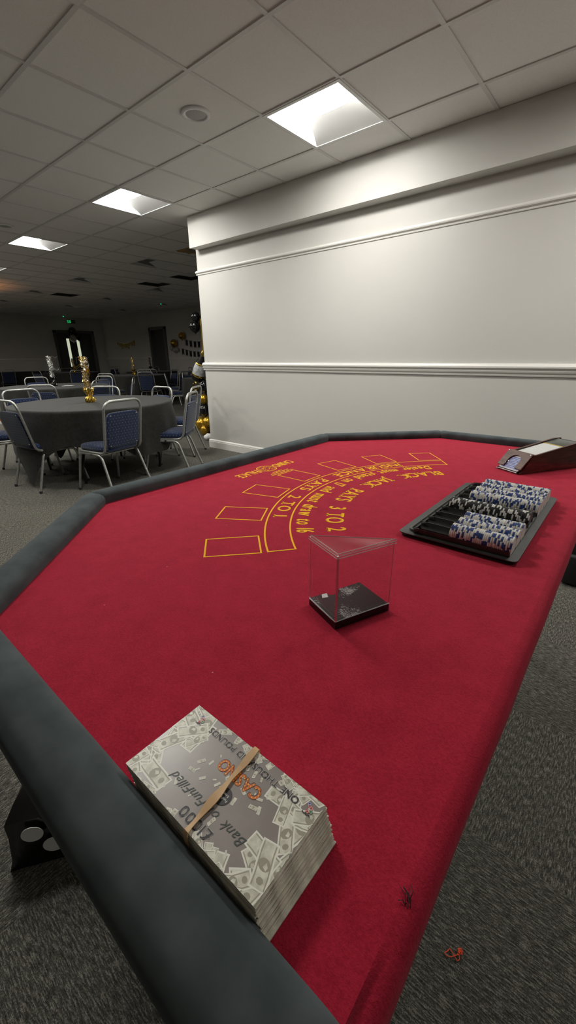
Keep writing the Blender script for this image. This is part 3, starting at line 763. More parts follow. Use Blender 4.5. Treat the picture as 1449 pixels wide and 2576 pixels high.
tag(stack, 'thin pack of white edged playing cards at the mouth of the dealing shoe', 'playing cards')
pp = MB().box((0, 0, 0), (.073, .112, .0012), M['paper']); pp.box((0, .0565, .0008), (.073, .002, .002), M['yellow'])
pp = pp.build('cover_card', None); pp.matrix_world = Mt @ Matrix.Translation((-Wd / 2, .118, .0605)) @ Matrix.Rotation(s_, 4, 'X')
tag(pp, 'blank white cover card with yellow edge lying in the dealing shoe', 'card')
bk = MB().box((0, 0, 0), (.070, .108, .034), M['card_edge']).build('card_pack', None)
bk.matrix_world = Mt @ Matrix.Translation((-Wd / 2, .1235, .0420)) @ Matrix.Rotation(s_, 4, 'X')
tag(bk, 'thick pack of playing cards under the white cover card in the shoe', 'playing cards')

# ------------------------------------------------------------------ stack of fun-money notes
NW, NHt, NN, NT = .150, .078, 28, .00105
def note_mesh(top):
    mb = MB(); x, y = NW / 2, NHt / 2; z0, z1 = 0, NT * .93
    mb.add([(-x, -y, z0), (x, -y, z0), (x, y, z0), (-x, y, z0), (-x, -y, z1), (x, -y, z1), (x, y, z1), (-x, y, z1)], [[3, 2, 1, 0], [0, 1, 5, 4], [1, 2, 6, 5], [2, 3, 7, 6], [3, 0, 4, 7]], M['note_edge'])
    mb.add([(-x, -y, z1), (x, -y, z1), (x, y, z1), (-x, y, z1)], [[0, 1, 2, 3]], M['note_bg'] if top else M['bill'])
    return mb
ox, oy = 2.197 - NW / 2, -1.161 - NHt / 2
note0 = note_mesh(False).build('banknote', None)
for k in range(NN):
    f = (NN - 1 - k) / (NN - 1); last = k == NN - 1
    if k == 0: o = note0
    elif last: o = note_mesh(True).build('banknote', None)
    else: o = note0.copy(); COL.objects.link(o)
    jx = random.uniform(-.0012, .0012) if not last else 0; jy = random.uniform(-.0006, .0006) if not last else 0
    if f > .985: jx += .002
    o.location = (ox + .0075 * f ** .8 + jx, oy + jy + .0008 * f, ZT + .0006 + NT * k); o.rotation_euler = (0, 0, PI + R(random.uniform(-.5, .5) if not last else 0) - R(1.2 * f))
    tag(o, 'uppermost casino fun banknote of the banded bundle, printed face up' if last else ('bottom banknote of the banded bundle, sticking out beyond the rest' if k == 0 else 'casino fun banknote inside the banded bundle, only its edge showing'), 'banknote', 'banded bundle of fun banknotes')
    if last: topnote = o
# print on the top note (local frame: +x = reading direction, +y = up the note)
pr = MB(); zb = NT * .93
zc = [0]
def nz(): zc[0] += 1; return zb + .00004 + .0000012 * zc[0]
def LP(u, v): return (u / 1000 - NW / 2, v / 1000 - NHt / 2)
def clip(p): return (max(-NW / 2, min(NW / 2, p[0])), max(-NHt / 2, min(NHt / 2, p[1])))
def bill(u, v, w, ang, crumple=0.0):
    h = w * .44; ca, sa = math.cos(ang), math.sin(ang); z = nz()
    cx_, cy_ = LP(u, v)
    def q(a, b): a, b = a * w / 1000, b * h / 1000; b += crumple * w / 1000 * math.sin(a * 1000 / w * 3); return clip((cx_ + a * ca - b * sa, cy_ + a * sa + b * ca))
    def grid(a0, a1, b0, b1, m, z): 
        n = 4; vs = []
        for i in range(n + 1): a = a0 + (a1 - a0) * i / n; vs += [(*q(a, b0), z), (*q(a, b1), z)]
        pr.add(vs, [[2 * i, 2 * i + 2, 2 * i + 3, 2 * i + 1] for i in range(n)], m)
    grid(-.5, .5, -.5, .5, M['bill_pale'], z)
    grid(-.46, .46, -.42, .42, M['bill'], z + .0000004)
    if w > 6:
        pr.add([(*q(.24 * math.cos(k * PI / 6) * .55, .36 * math.sin(k * PI / 6)), z + .0000008) for k in range(12)], [list(range(12))], M['bill_ink'])
        pr.add([(*q(.31 + .075 * math.cos(k * PI / 4), .2 * math.sin(k * PI / 4)), z + .0000008) for k in range(8)], [list(range(8))], M['bill_ink'])
        for s_ in (-.36, .36): grid(-.44, .44, s_ - .03, s_ + .03, M['bill_ink'], z + .0000006)
        pr.add([(*q(a, b), z + .000001) for a, b in ((.05, -.06), (.10, .14), (.02, .22), (-.06, .1))], [[0, 1, 2, 3]], M['bill'])
rs = random.Random(5)
for k in range(58):   # drifts of bills along the short ends, thickest in the corners
    left = k % 2; uu = rs.triangular(-4, 34, 0); vv = rs.choice([rs.uniform(-4, 26), rs.uniform(48, 84), rs.uniform(0, 80)])
    if 26 < vv < 50 and uu > 14: uu *= .5
    bill(150 - uu if left else uu, vv, rs.uniform(17, 32), rs.uniform(0, 6.28), rs.uniform(-.08, .08))
for k in range(26):
    bill(rs.uniform(30, 120), rs.choice([rs.uniform(-3, 5), rs.uniform(76, 83)]), rs.uniform(9, 15), rs.uniform(0, 6.28), rs.uniform(-.1, .1))
for k in range(30):
    bill(rs.uniform(28, 122), rs.uniform(10, 72), rs.uniform(2.5, 7), rs.uniform(0, 6.28), rs.uniform(-.12, .12))
def ntext(s, u0, u1, v, cap, m, shear=0, halo=None, cond=1, bold=.00012):
    mid = LP((u0 + u1) / 2, v); z = nz(); zc[0] += 20; w = (u1 - u0) / 1000
    if halo:
        for dx, dy in ((-.0004, 0), (.0004, 0), (0, .0004), (0, -.0004)):
            flat_text(pr, s, (mid[0] + dx, mid[1] + dy), (1, 0), cap / 1000, halo, z, cond, .14, shear, w, False, .5, bold)
    flat_text(pr, s, mid, (1, 0), cap / 1000, m, z + .00001, cond, .14, shear, w, False, .5, bold)
ntext('ONE THOUSAND POUNDS', 18, 120, 8.5, 5.4, M['ink'], 0, M['halo'], 1, .00001)
ntext('\u00a31000', 51, 83, 66.5, 8.0, M['ink'], 0, M['halo'], .9, .00001)
ntext('Bank of FunFilled', 29, 110, 54.5, 7.2, M['greenink'], .35, None, .8, .00001)
ntext('CASINO', 44, 88, 21.3, 9.6, M['casino_shadow'], 0, None, 1, .0010)
ntext('CASINO', 43.6, 88, 21.8, 9.6, M['casino'], 0, None, 1, .0007)
# bulbs along the CASINO letters
def bulbs(s, u0, u1, v, cap):
    lay, W = layout(s, cap / 1000, 1, .14, .5); k = (u1 - u0) / 1000 / W; mid = LP((u0 + u1) / 2, v); z = nz() + .00003
    ST = {'C': [(.8, .8), (.5, .93), (.2, .75), (.08, .5), (.2, .25), (.5, .07), (.8, .2)], 'A': [(.08, .1), (.2, .35), (.32, .6), (.5, .92), (.68, .6), (.8, .35), (.92, .1), (.5, .33)], 'S': [(.85, .8), (.5, .93), (.15, .75), (.5, .5), (.85, .25), (.5, .07), (.15, .2)],
          'I': [(.5, .1), (.5, .37), (.5, .63), (.5, .9)], 'N': [(.08, .1), (.08, .5), (.08, .9), (.35, .6), (.65, .35), (.92, .1), (.92, .5), (.92, .9)], 'O': [(.5 + .42 * math.cos(a * PI / 5), .5 + .42 * math.sin(a * PI / 5)) for a in range(10)]}
    for (vs, fs, x, w), ch in zip(lay, s):
        for a, b in ST[ch]: disc((mid[0] - W * k / 2 + (x + a * w) * k + .0004, mid[1] + b * cap / 1000 + .0004), .00052, M['bulb'], z, pr, 8)
bulbs('CASINO', 43.6, 88, 21.8, 9.6)
disc(LP(65.5, 44.3), .0069, M['casino_shadow'], nz(), pr, 28); disc(LP(65.5, 44.3), .0066, M['ink'], nz() + .00001, pr, 28); zc[0] += 40
ntext('FunFilled', 60.2, 70.8, 44.7, 1.9, M['white_ink'], 0, None, 1, .00008)
ntext('Events', 61.8, 69.2, 41.6, 1.9, M['white_ink'], 0, None, 1, .00008)
for u, v in ((134, 10), (8, 10)):   # little heap of chips and a scrawl in each lower corner
    for du, dv, m_ in ((0, 0, 'red'), (-1.9, .7, 'green'), (1.3, -2.2, 'red'), (.4, 2.2, 'red'), (2.3, -3.4, 'blue_ink'), (-.6, -1.4, 'red')):
        c_ = LP(u + du, v + dv); z = nz() + .00002; disc(c_, .0015, M[m_], z, pr, 14); ring(c_, .0012, .0003, M['white_ink'], z + .000004, 14, pr)
    c_ = LP(u, v); z = nz() + .00002; disc((c_[0] + .0002, c_[1]), .0006, M['white_ink'], z + .00001, pr, 10)
    ntext('Royal', u - 4, u + 4, v + 3.6, 3.0, M['ink'], .4, None, .8, .0002) if False else None
    sx = c_[0] - .004; pts = [(sx + .0012 * k + .0006 * math.cos(k * 2.1), c_[1] + .0042 + .0009 * math.sin(k * 2.7), z + .00002) for k in range(8)]
    for p_, q_ in zip(pts, pts[1:]):
        e = (Vector(q_) - Vector(p_)).normalized(); nn = Vector((-e.y, e.x, 0)) * .0003
        pr.quad(Vector(p_) - nn, Vector(q_) - nn, Vector(q_) + nn, Vector(p_) + nn, M['ink'])
pr.build('printed_design', topnote)
# rubber band: flat loop around the bundle
bz0, bz1 = ZT + .0003, ZT + NT * NN + .0022
rb = MB(); path = []
ux = lambda f: 2.197 - (.0729 + (.0664 - .0729) * f)
yy0, yy1 = -1.1602, -1.2396
nseg = 22
loop = [(ux(i / nseg), yy0 + (yy1 - yy0) * i / nseg, bz1 - .0001 + .0003 * math.sin(i * .9)) for i in range(nseg + 1)]
loop += [(ux(1), yy1 - .0008, bz1 - .001), (ux(1), yy1 - .0008, bz0 + .001)] + [(ux(1), yy1, bz0 - .0001)] + [(ux(0), yy0, bz0 - .0001), (ux(0), yy0 + .0008, bz0 + .001), (ux(0), yy0 + .0008, bz1 - .001)]
n = len(loop); vs = []; wdt = []
for i, p_ in enumerate(loop):
    tw = (.0026 + .0009 * math.sin(i * .55)) if i <= nseg else .0026
    tl = .0007 * math.sin(i * .7) if 0 < i < nseg else 0
    for sx, dz in ((-1, 0), (1, 0), (1, 1), (-1, 1)):
        c_ = Vector(p_); inw = Vector((0, 0, 0))
        vs.append((p_[0] + sx * tw, p_[1] + (0 if i <= nseg else (-.0005 if p_[1] < -1.2 else .0005) * dz), p_[2] + (.0007 * dz + tl * sx * .4 if i <= nseg else 0)))
fs = []
for i in range(n):
    j = (i + 1) % n
    for k in range(4): fs.append([i * 4 + k, i * 4 + (k + 1) % 4, j * 4 + (k + 1) % 4, j * 4 + k])
rb.add(vs, fs, M['band'], True)
tag(rb.build('rubber_band', None), 'tan rubber band around the bundle of fun banknotes', 'rubber band')

# survey of the room: the camera's place and direction
CAMP = Vector((2.30930328, -1.335492, 1.17852646)); FPX = 1019.9456
YAW, PIT_, ROLL = R(129.98439604), R(21.13896256), R(-.64962323)
fwd = Vector((math.cos(YAW) * math.cos(PIT_), math.sin(YAW) * math.cos(PIT_), -math.sin(PIT_))); rgt = Vector((math.sin(YAW), -math.cos(YAW), 0)); upv = rgt.cross(fwd)
cr_ = rgt * math.cos(ROLL) + upv * math.sin(ROLL); cu_ = upv * math.cos(ROLL) - rgt * math.sin(ROLL)
def sight(u, v, y=None, x=None, z=None):
    """point of the room seen at (u, v) in the photograph on a plane y=, x= or z= (used to survey where things stand)"""
    d = cr_ * ((u - 724.5) / FPX) - cu_ * ((v - 1288) / FPX) + fwd
    k = (y - CAMP.y) / d.y if y is not None else ((x - CAMP.x) / d.x if x is not None else (z - CAMP.z) / d.z)
    return CAMP + d * k, k

# ------------------------------------------------------------------ things on the floor near the table
tm = MB()
rs = random.Random(3)
def thread(pts, r=.0011): tm.tube(rounded([(x, y, z) for x, y, z in pts], .004, 3), r, M['yarn'], 5)
def fl(u, v, z): p_ = sight(u, v, z=z)[0]; return (p_.x, p_.y, z)
thread([fl(1131, 2386, .002), fl(1125, 2394, .003), fl(1117, 2396, .003), fl(1122, 2404, .003), fl(1134, 2407, .004), fl(1142, 2405, .004), fl(1155, 2400, .004), fl(1161, 2392, .003)], .0009)
thread([fl(1131, 2386, .003), fl(1143, 2403, .005), fl(1147, 2414, .003), fl(1153, 2418, .003), fl(1157, 2412, .003), fl(1154, 2401, .004)], .0009)
for k in range(9):
    thread([fl(1157 + rs.uniform(-6, 7), 2394 + rs.uniform(-11, 9), rs.uniform(.002, .006)) for _ in range(5)], .0009)
tag(tm.build('thread_tangle', None), 'small tangle of bright red thread on the dark carpet', 'thread')
fm_ = MB(); rs = random.Random(8)
ft = sight(1050, 2296, z=ZT)[0]; fx = min(ft.x, 2.268)
for k in range(8):
    a_ = (fx + rs.uniform(-.003, .002), ft.y + rs.uniform(-.003, .004)); an = rs.uniform(1.3, 3.0); l_ = rs.uniform(.004, .010)
    fm_.tube([(a_[0], a_[1], ZT - .001), (a_[0] + l_ * .5 * math.cos(an), a_[1] + l_ * .5 * math.sin(an), ZT + .002), (a_[0] + l_ * math.cos(an + .4), a_[1] + l_ * math.sin(an + .4), ZT + .0012)], .00028, M['rubber'], 4)
tag(fm_.build('thread_tuft', None), 'small tuft of black frayed thread on the dealer edge of the red felt', 'thread')
# polka dot gift bag under the table
t = thing('gift_bag', 'shiny black gift bag with white polka dots under the near table rail', 'bag', (1.50, -1.30, 0))
e_, n_ = Vector((.58, .815, 0)), Vector((-.815, .58, 0)); o_ = Vector((1.384, -1.310, 0))
PB = [(0, 0, 0), (.004, .03, .01), (.010, .10, .015), (.006, .155, .02), (.035, .178, .035), (.068, .196, .05), (.125, .190, .05), (.15, .10, .02), (.155, 0, 0)]
def bagp(q, u):
    d, z, st = PB[q]; L = .30 - st
    w = (.010 if 0 < q < 8 else 0) * noise.noise(Vector((u * 5, q * .9, 2.3))) + (.006 * math.sin(PI * u) if q in (2, 6, 7) else 0)
    return o_ + e_ * (st + L * u) + n_ * (d - (w if q < 5 else 0)) + Vector((0, 0, z + (w * 1.2 if 4 <= q < 7 else 0) + .0005))
NU = 16; vs = [tuple(bagp(q, u / NU)) for u in range(NU + 1) for q in range(len(PB))]; n = len(PB)
fs = [[u * n + q, (u + 1) * n + q, (u + 1) * n + q + 1, u * n + q + 1] for u in range(NU) for q in range(n - 1)] + [list(range(n)), [NU * n + q for q in range(n)][::-1]]
bo_ = MB().add(vs, fs, M['bag'], True).build('bag_body', t, (-1.50, 1.30, 0))
bm = bmesh.new(); bm.from_mesh(bo_.data); bmesh.ops.recalc_face_normals(bm, faces=bm.faces); bm.to_mesh(bo_.data); bm.free()
for eu, z in ((.075, .120), (.112, .068), (.172, .105), (.225, .045)):
    c_ = o_ + e_ * eu - n_ * .004 + n_ * .006 + Vector((0, 0, z)); pts = [c_ + e_ * .024 * math.cos(a * PI / 14) + (Vector((0, 0, 1)) * .024 * math.sin(a * PI / 14)) for a in range(28)]
    MB().add([tuple(p_ - n_ * .008) for p_ in pts] + [tuple(p_ - n_ * .0095) for p_ in pts], [list(range(28, 56))] + [[a, (a + 1) % 28, 28 + (a + 1) % 28, 28 + a] for a in range(28)], M['dot']).build('polka_dot', t, (-1.50, 1.30, 0))
# black holdall standing on the carpet beyond the dealer's side of the table
t = thing('holdall', 'black holdall standing on carpet past the dealer side of the table', 'bag', (2.42, 1.22, 0))
MB().box((0, .03, .155), (.46, .26, .29), M['rubber'], bev=.03, seg=3).build('bag_body', t)
MB().box((-.16, -.115, .09), (.10, .04, .17), M['rubber'], bev=.012, seg=2).build('side_pocket', t)
MB().tube(rounded([(-.1, .03, .29), (-.08, .03, .38), (.08, .03, .38), (.1, .03, .29)], .04), .010, M['rubber'], 6).build('handle', t)

# ------------------------------------------------------------------ stacking chair
def make_chair():
    t = thing('banquet_chair', '', 'chair')
    m = MB(); n = 9
    # padded seat: superellipse outline, domed top
    out = [(.198 * math.copysign(abs(math.cos(a)) ** .45, math.cos(a)), .205 * math.copysign(abs(math.sin(a)) ** .45, math.sin(a))) for a in [2 * PI * k / 28 for k in range(28)]]
    rows = [(.93, .388), (1.0, .398), (1.01, .418), (.97, .436), (.85, .448), (.5, .457), (.0, .459)]
    vs = [(x * s_, y * s_, z) for s_, z in rows for x, y in out]; k_ = 28
    fs = [[i * k_ + a, i * k_ + (a + 1) % k_, (i + 1) * k_ + (a + 1) % k_, (i + 1) * k_ + a] for i in range(len(rows) - 1) for a in range(k_)] + [list(range(k_))[::-1]]
    m.add(vs, fs, M['blue'], True).build('seat', t)
    def back_y(z): return -.196 - (z - .42) * .205
    # back pad: slim cushion following the lean of the frame
    m = MB(); z0, z1 = .415, .735; hx = .172
    out = [(hx * math.copysign(abs(math.cos(a)) ** .3, math.cos(a)), (z0 + z1) / 2 + (z1 - z0) / 2 * math.copysign(abs(math.sin(a)) ** .3, math.sin(a))) for a in [2 * PI * k / 32 for k in range(32)]]
    zm = (z0 + z1) / 2; k_ = 32
    rows = [(.0, -.014), (.9, -.014), (.97, -.012), (1.0, -.006), (1.0, .010), (.96, .020), (.85, .027), (.5, .031), (0, .032)]
    vs = [(x * s_, back_y(zm + (z - zm) * s_) + d_, zm + (z - zm) * s_) for s_, d_ in rows for x, z in out]
    fs = [[i * k_ + a, i * k_ + (a + 1) % k_, (i + 1) * k_ + (a + 1) % k_, (i + 1) * k_ + a] for i in range(len(rows) - 1) for a in range(k_)]
    bk_ = m.add(vs, fs, M['blue'], True).build('backrest', t)
    bm = bmesh.new(); bm.from_mesh(bk_.data); bmesh.ops.recalc_face_normals(bm, faces=bm.faces); bm.to_mesh(bk_.data); bm.free()
    for sx in (-1, 1):
        for z in (.445, .71):
            MB().lathe([(0, .004), (.004, .0035), (.006, 0)], (sx * .14, back_y(z) - .0135, z), M['rivet'], 10, Matrix.Rotation(R(90), 3, 'X')).build('rivet', bk_)
    pts = [(-.195, .16, .380), (-.195, -.19, .380), (-.195, back_y(.83), .83), (.195, back_y(.83), .83), (.195, -.19, .380), (.195, .16, .380)]
    MB().tube(rounded(pts, [0, .06, .085, .085, .06, 0], 7), .0115, M['steel'], 10).build('back_frame', t)
    for sx in (-1, 1):
        for fy, y0_, y1_, y2_ in ((1, -.02, .165, .235), (-1, -.0, -.135, -.255)):
            MB().tube(rounded([(sx * .198, y0_, .362), (sx * .198, y1_, .362), (sx * .222, y2_, .012)], .055, 6), .0115, M['steel'], 8).build('leg', t)
            MB().lathe([(0, 0), (.0135, 0), (.0135, .022), (.0115, .024)], (sx * .2228, y2_ + .001, 0), M['rubber'], 10).build('foot_cap', t.children[-1])
    cr = MB(); cr.tube([(-.195, .12, .358), (.195, .12, .358)], .009, M['steel'], 8); cr.tube([(-.195, -.10, .358), (.195, -.10, .358)], .009, M['steel'], 8)
    cr.build('cross_bar', t)
    return t
chair0 = make_chair(); first_chair = [True]
def chair(x, y, face, label, group):
    """face = (dx, dy) the way the sitter looks"""
    rz = math.atan2(face[1], face[0]) - PI / 2
    if first_chair[0]:
        first_chair[0] = False; chair0.location = (x, y, 0); chair0.rotation_euler = (0, 0, rz); chair0['label'] = label; chair0['group'] = group; return chair0
    return dup(chair0, (x, y, 0), rz, label, group)

# ------------------------------------------------------------------ round tables with black cloths
def make_table(r):
    t = thing('round_table', '', 'table')
    MB().lathe([(0, .728), (r - .004, .728), (r, .724), (r, .710), (r - .004, .706), (0, .706)], (0, 0, 0), M['tabletop'], 48).build('tabletop', t)
    for a in (45, 135, 225, 315):
        w = R(a); q = Vector((math.cos(w), math.sin(w)))
        path = [(q.x * .30, q.y * .30, .705), (q.x * .42, q.y * .42, .42), (q.x * .62, q.y * .62, .18), (q.x * .60, q.y * .60, 0)]
        MB().tube(rounded(path, .08, 5), .014, M['blackmetal'], 8).build('leg', t)
    MB().box((0, 0, .69), (.9, .05, .03), M['blackmetal']).build('under_bar', t)
    return t
tab0 = make_table(.80); first_tab = [True]
def cloth(r, hem, seed, loc, label, nfold=17, amp=.028, calm=None):
    m = MB(); vs = []; fs = []; NA = 144; rows = []
    rnd = random.Random(seed); ph = [rnd.uniform(0, 6.28) for _ in range(4)]
    top = [0.0, .5, .9, .97, 1.0]
    for q in top: rows.append(('t', q))
    for q in [.03, .08, .16, .28, .42, .58, .74, .88, 1.0]: rows.append(('s', q))
    for kind, q in rows:
        for k in range(NA):
            a = 2 * PI * k / NA
            if kind == 't': rr = r * q; z = .7325 - (.0005 if q < 1 else .002)
            else:
                zh = hem(math.degrees(a)); z = .730 - (.730 - zh) * q
                drop = (.730 - z)
                fold = math.sin(a * nfold + ph[0] + .6 * math.sin(2 * a + ph[1])) * .7 + math.sin(a * (nfold * .55) + ph[2]) * .5
                am_ = amp * min(1, drop / .25)
                if calm: am_ *= min(1, max(.0, (abs(((math.degrees(a) - calm[0] + 180) % 360) - 180) - calm[1]) / 18))
                rr = r + .006 + am_ * (fold * .8 + .5) + .02 * drop + .01 * noise.noise(Vector((a * 3, z * 5, seed)))
            vs.append((rr * math.cos(a), rr * math.sin(a), z))
    for i in range(len(rows) - 1):
        for k in range(NA): k2 = (k + 1) % NA; fs.append([i * NA + k, i * NA + k2, (i + 1) * NA + k2, (i + 1) * NA + k])
    m.add(vs, fs, M['cloth'], True)
    o = m.build('tablecloth', None, loc, auto=False)
    return tag(o, label, 'tablecloth', 'black round-table cloths')
def square_hem(r, half, phi, floor=.02, top_=.73):
    def f(deg):
        a = R(deg - phi); d = min(half / max(1e-6, abs(math.cos(a))), half / max(1e-6, abs(math.sin(a)))) - r
        return max(floor, top_ - d)
    return f
T1c = (-2.167, .785); T2c = (-5.40, 1.70)
def table(c, r, hem, seed, tl, cl, nf=17, rot=0.0, calm=None):
    s_ = r / .80
    if first_tab[0]: first_tab[0] = False; o = tab0; o.location = (*c, 0); o['label'] = tl; o['group'] = 'round banquet tables'
    else: o = dup(tab0, (*c, 0), rot, tl, 'round banquet tables')
    o.scale = (s_, s_, 1)
    return cloth(r, hem, seed, (*c, 0), cl, nf, .028, calm)
sq = square_hem(.80, 1.09, -80 + 45)
def hem1(deg):
    d = (deg + 180) % 360 - 180
    z = sq(d)
    if -60 < d < 40: z = sq(d) + .06 * math.sin(R((d + 60) * 3.6)) * 0
    if -45 < d < -18: z -= .05 * math.cos(R((d + 31) * 6.5))
    if -10 < d < 28: z = max(z, .26)
    return z
table(T1c, .80, hem1, 4, 'round folding table with black folding legs nearest the casino table', 'black cloth draped over the nearest round table', 15, 0.0, (-76, 14))
table(T2c, .83, square_hem(.83, 1.12, 20), 8, 'second round table behind the nearest one, mostly hidden by its cloth', 'black cloth on the second round table with silver centrepiece', 17)
GD = 'chairs at the dark far tables'
T3c = (-8.20, 4.84); T4c = (-12.3, 5.0); T5c = (-4.95, 4.98); T6c = (-10.3, 6.75)
table(T3c, .83, square_hem(.83, 1.12, 10), 12, 'far round table under black cloth with gold centrepiece, mid hall', 'black cloth on the far table below the gold garland', 17)
table(T4c, .83, square_hem(.83, 1.12, 33), 13, 'far round table in front of the double doors', 'black cloth on the far table in front of the double doors', 17)
table(T5c, .80, square_hem(.80, 1.12, 50), 14, 'round table in black cloth just left of the bottle balloon', 'black cloth on the round table left of the bottle balloon', 17)
table(T6c, .80, square_hem(.80, 1.12, 5), 15, 'far round table by the wall below the pennant strings', 'black cloth on the far table below the pennant strings', 17)
# long draped buffet table along the end wall
t = thing('trestle_table', 'long black draped trestle table along the dark end wall', 'table', (-14.6, 2.6, 0))
MB().box((0, 0, .72), (.75, 5.2, .03), M['tabletop']).build('tabletop', t)
for x, y in ((-.3, -2.3), (.3, -2.3), (-.3, 2.3), (.3, 2.3)): MB().tube([(x, y, 0), (x, y, .71)], .018, M['blackmetal'], 8).build('leg', t)
m = MB(); vs = []; fs = []; per = []
for k in range(200):
    s_ = k / 200 * 4; e = int(s_); f = s_ - e
    P_ = [(-.385, -2.61), (.385, -2.61), (.385, 2.61), (-.385, 2.61)]; a, b = Vector(P_[e]), Vector(P_[(e + 1) % 4]); per.append(a.lerp(b, f))
nP = len(per)
for z, o_ in ((.740, 0), (.725, .006), (.5, .02), (.25, .03), (.01, .035)):
    for k, p_ in enumerate(per):
        q = p_ * (1 + (o_ * (1 + .8 * math.sin(k * 1.9))) / max(.4, p_.length)); vs.append((q.x, q.y, z))
for i in range(4):
    for k in range(nP): fs.append([i * nP + k, i * nP + (k + 1) % nP, (i + 1) * nP + (k + 1) % nP, (i + 1) * nP + k])
fs.append(list(range(nP)))
tag(m.add(vs, fs, M['cloth']).build('tablecloth', None, (-14.6, 2.6, 0)), 'long black cloth covering the trestle table at the end wall', 'tablecloth')

G1 = 'chairs around the nearest round table'
def at_table(c, ang, rad, label, group, turn=0.0):
    a = R(ang); x, y = c[0] + rad * math.cos(a), c[1] + rad * math.sin(a); f = R(ang + 180 + turn)
    return chair(x, y, (math.cos(f), math.sin(f)), label, group)
def fc(deg): return (math.cos(R(deg)), math.sin(R(deg)))
chair(-1.40, .49, fc(190), 'blue dotted chair with its back to the casino table, centre front of nearest round table', G1)
chair(-2.02, .165, fc(98), 'blue dotted chair seen from behind at the left front of the nearest round table', G1)
chair(-1.47, 1.22, fc(216), 'blue dotted chair side-on at the right of the nearest round table', G1)
chair(-2.12, 1.79, fc(213), 'blue chair half hidden behind the side-on chair by the balloon column', G1)
chair(-2.21, 1.40, fc(272), 'chair facing us behind the nearest round table, first left of the side-on chair', G1)
chair(-2.77, 1.08, fc(305), 'chair facing us behind the nearest round table, just right of gold centrepiece', G1)
chair(-3.04, .47, fc(0), 'chair facing us behind the nearest round table, left of gold centrepiece', G1)
at_table(T1c, -131, .86, 'chair cut by the left photo edge beside the nearest round table', G1, 10)
G2 = 'chairs around the second round table'
chair(-4.19, 1.17, fc(130), 'chair with back to us at the front of the second round table', G2)
chair(-6.50, 1.78, fc(335), 'chair facing us behind the second round table, left of silver centrepiece', G2)
at_table(T2c, 20, .72, 'chair with dark handle at the right front of the second round table', G2)
at_table(T2c, 112, .92, 'chair with pale handle behind the second round table', G2)
at_table(T2c, 64, 1.0, 'chair seen edge-on right of the second round table', G2, -10)
for x, y, f, l in ((-14.2, 3.66, (-1, 0), 'chair at the far left photo edge by the long draped table'), (-11.7, 3.95, (-.25, .97), 'dark chair with a bright slanting upright at the far table by the double doors'), (-13.3, 5.32, (1, -.2), 'dim chair on the far side of the double-door table'),
                   (-10.8, 4.5, (-.93, .35), 'chair with its back to us at the far table by the double doors'), (-7.25, 3.72, (-.52, .86), 'chair with its back to us in front of the gold garland wall'), (-7.27, 4.72, (-.6, .8), 'tall dark chair back in front of the table with the far gold centrepiece'),
                   (-6.80, 5.25, (-1, -.1), 'chair seen from the side right of the tall dark chair back'), (-8.05, 5.75, (-.1, -1), 'pale handled chair at the right of the far gold centrepiece table'), (-5.61, 4.37, (.55, .83), 'chair with its back to us at the table left of the bottle balloon'),
                   (-10.95, 6.15, (.7, .7), 'small dark chair left of the single door'), (-9.3, 6.15, (-.6, .8), 'small dark chair just in front of the single door'), (-11.0, 7.35, (1, -.3), 'small dark chair against the wall right of the single door'),
                   (-9.55, 7.4, (-.4, -.9), 'pale handled chair behind the table below the pennant strings'), (-13.6, 7.1, (.6, -.8), 'dark chair in the far corner under the gold garland'), (-8.95, 5.55, (.7, -.7), 'dark chair behind the far gold centrepiece table'), (-6.05, 5.15, (.9, -.3), 'chair beyond the table left of the bottle balloon')):
    chair(x, y, f, l, GD)

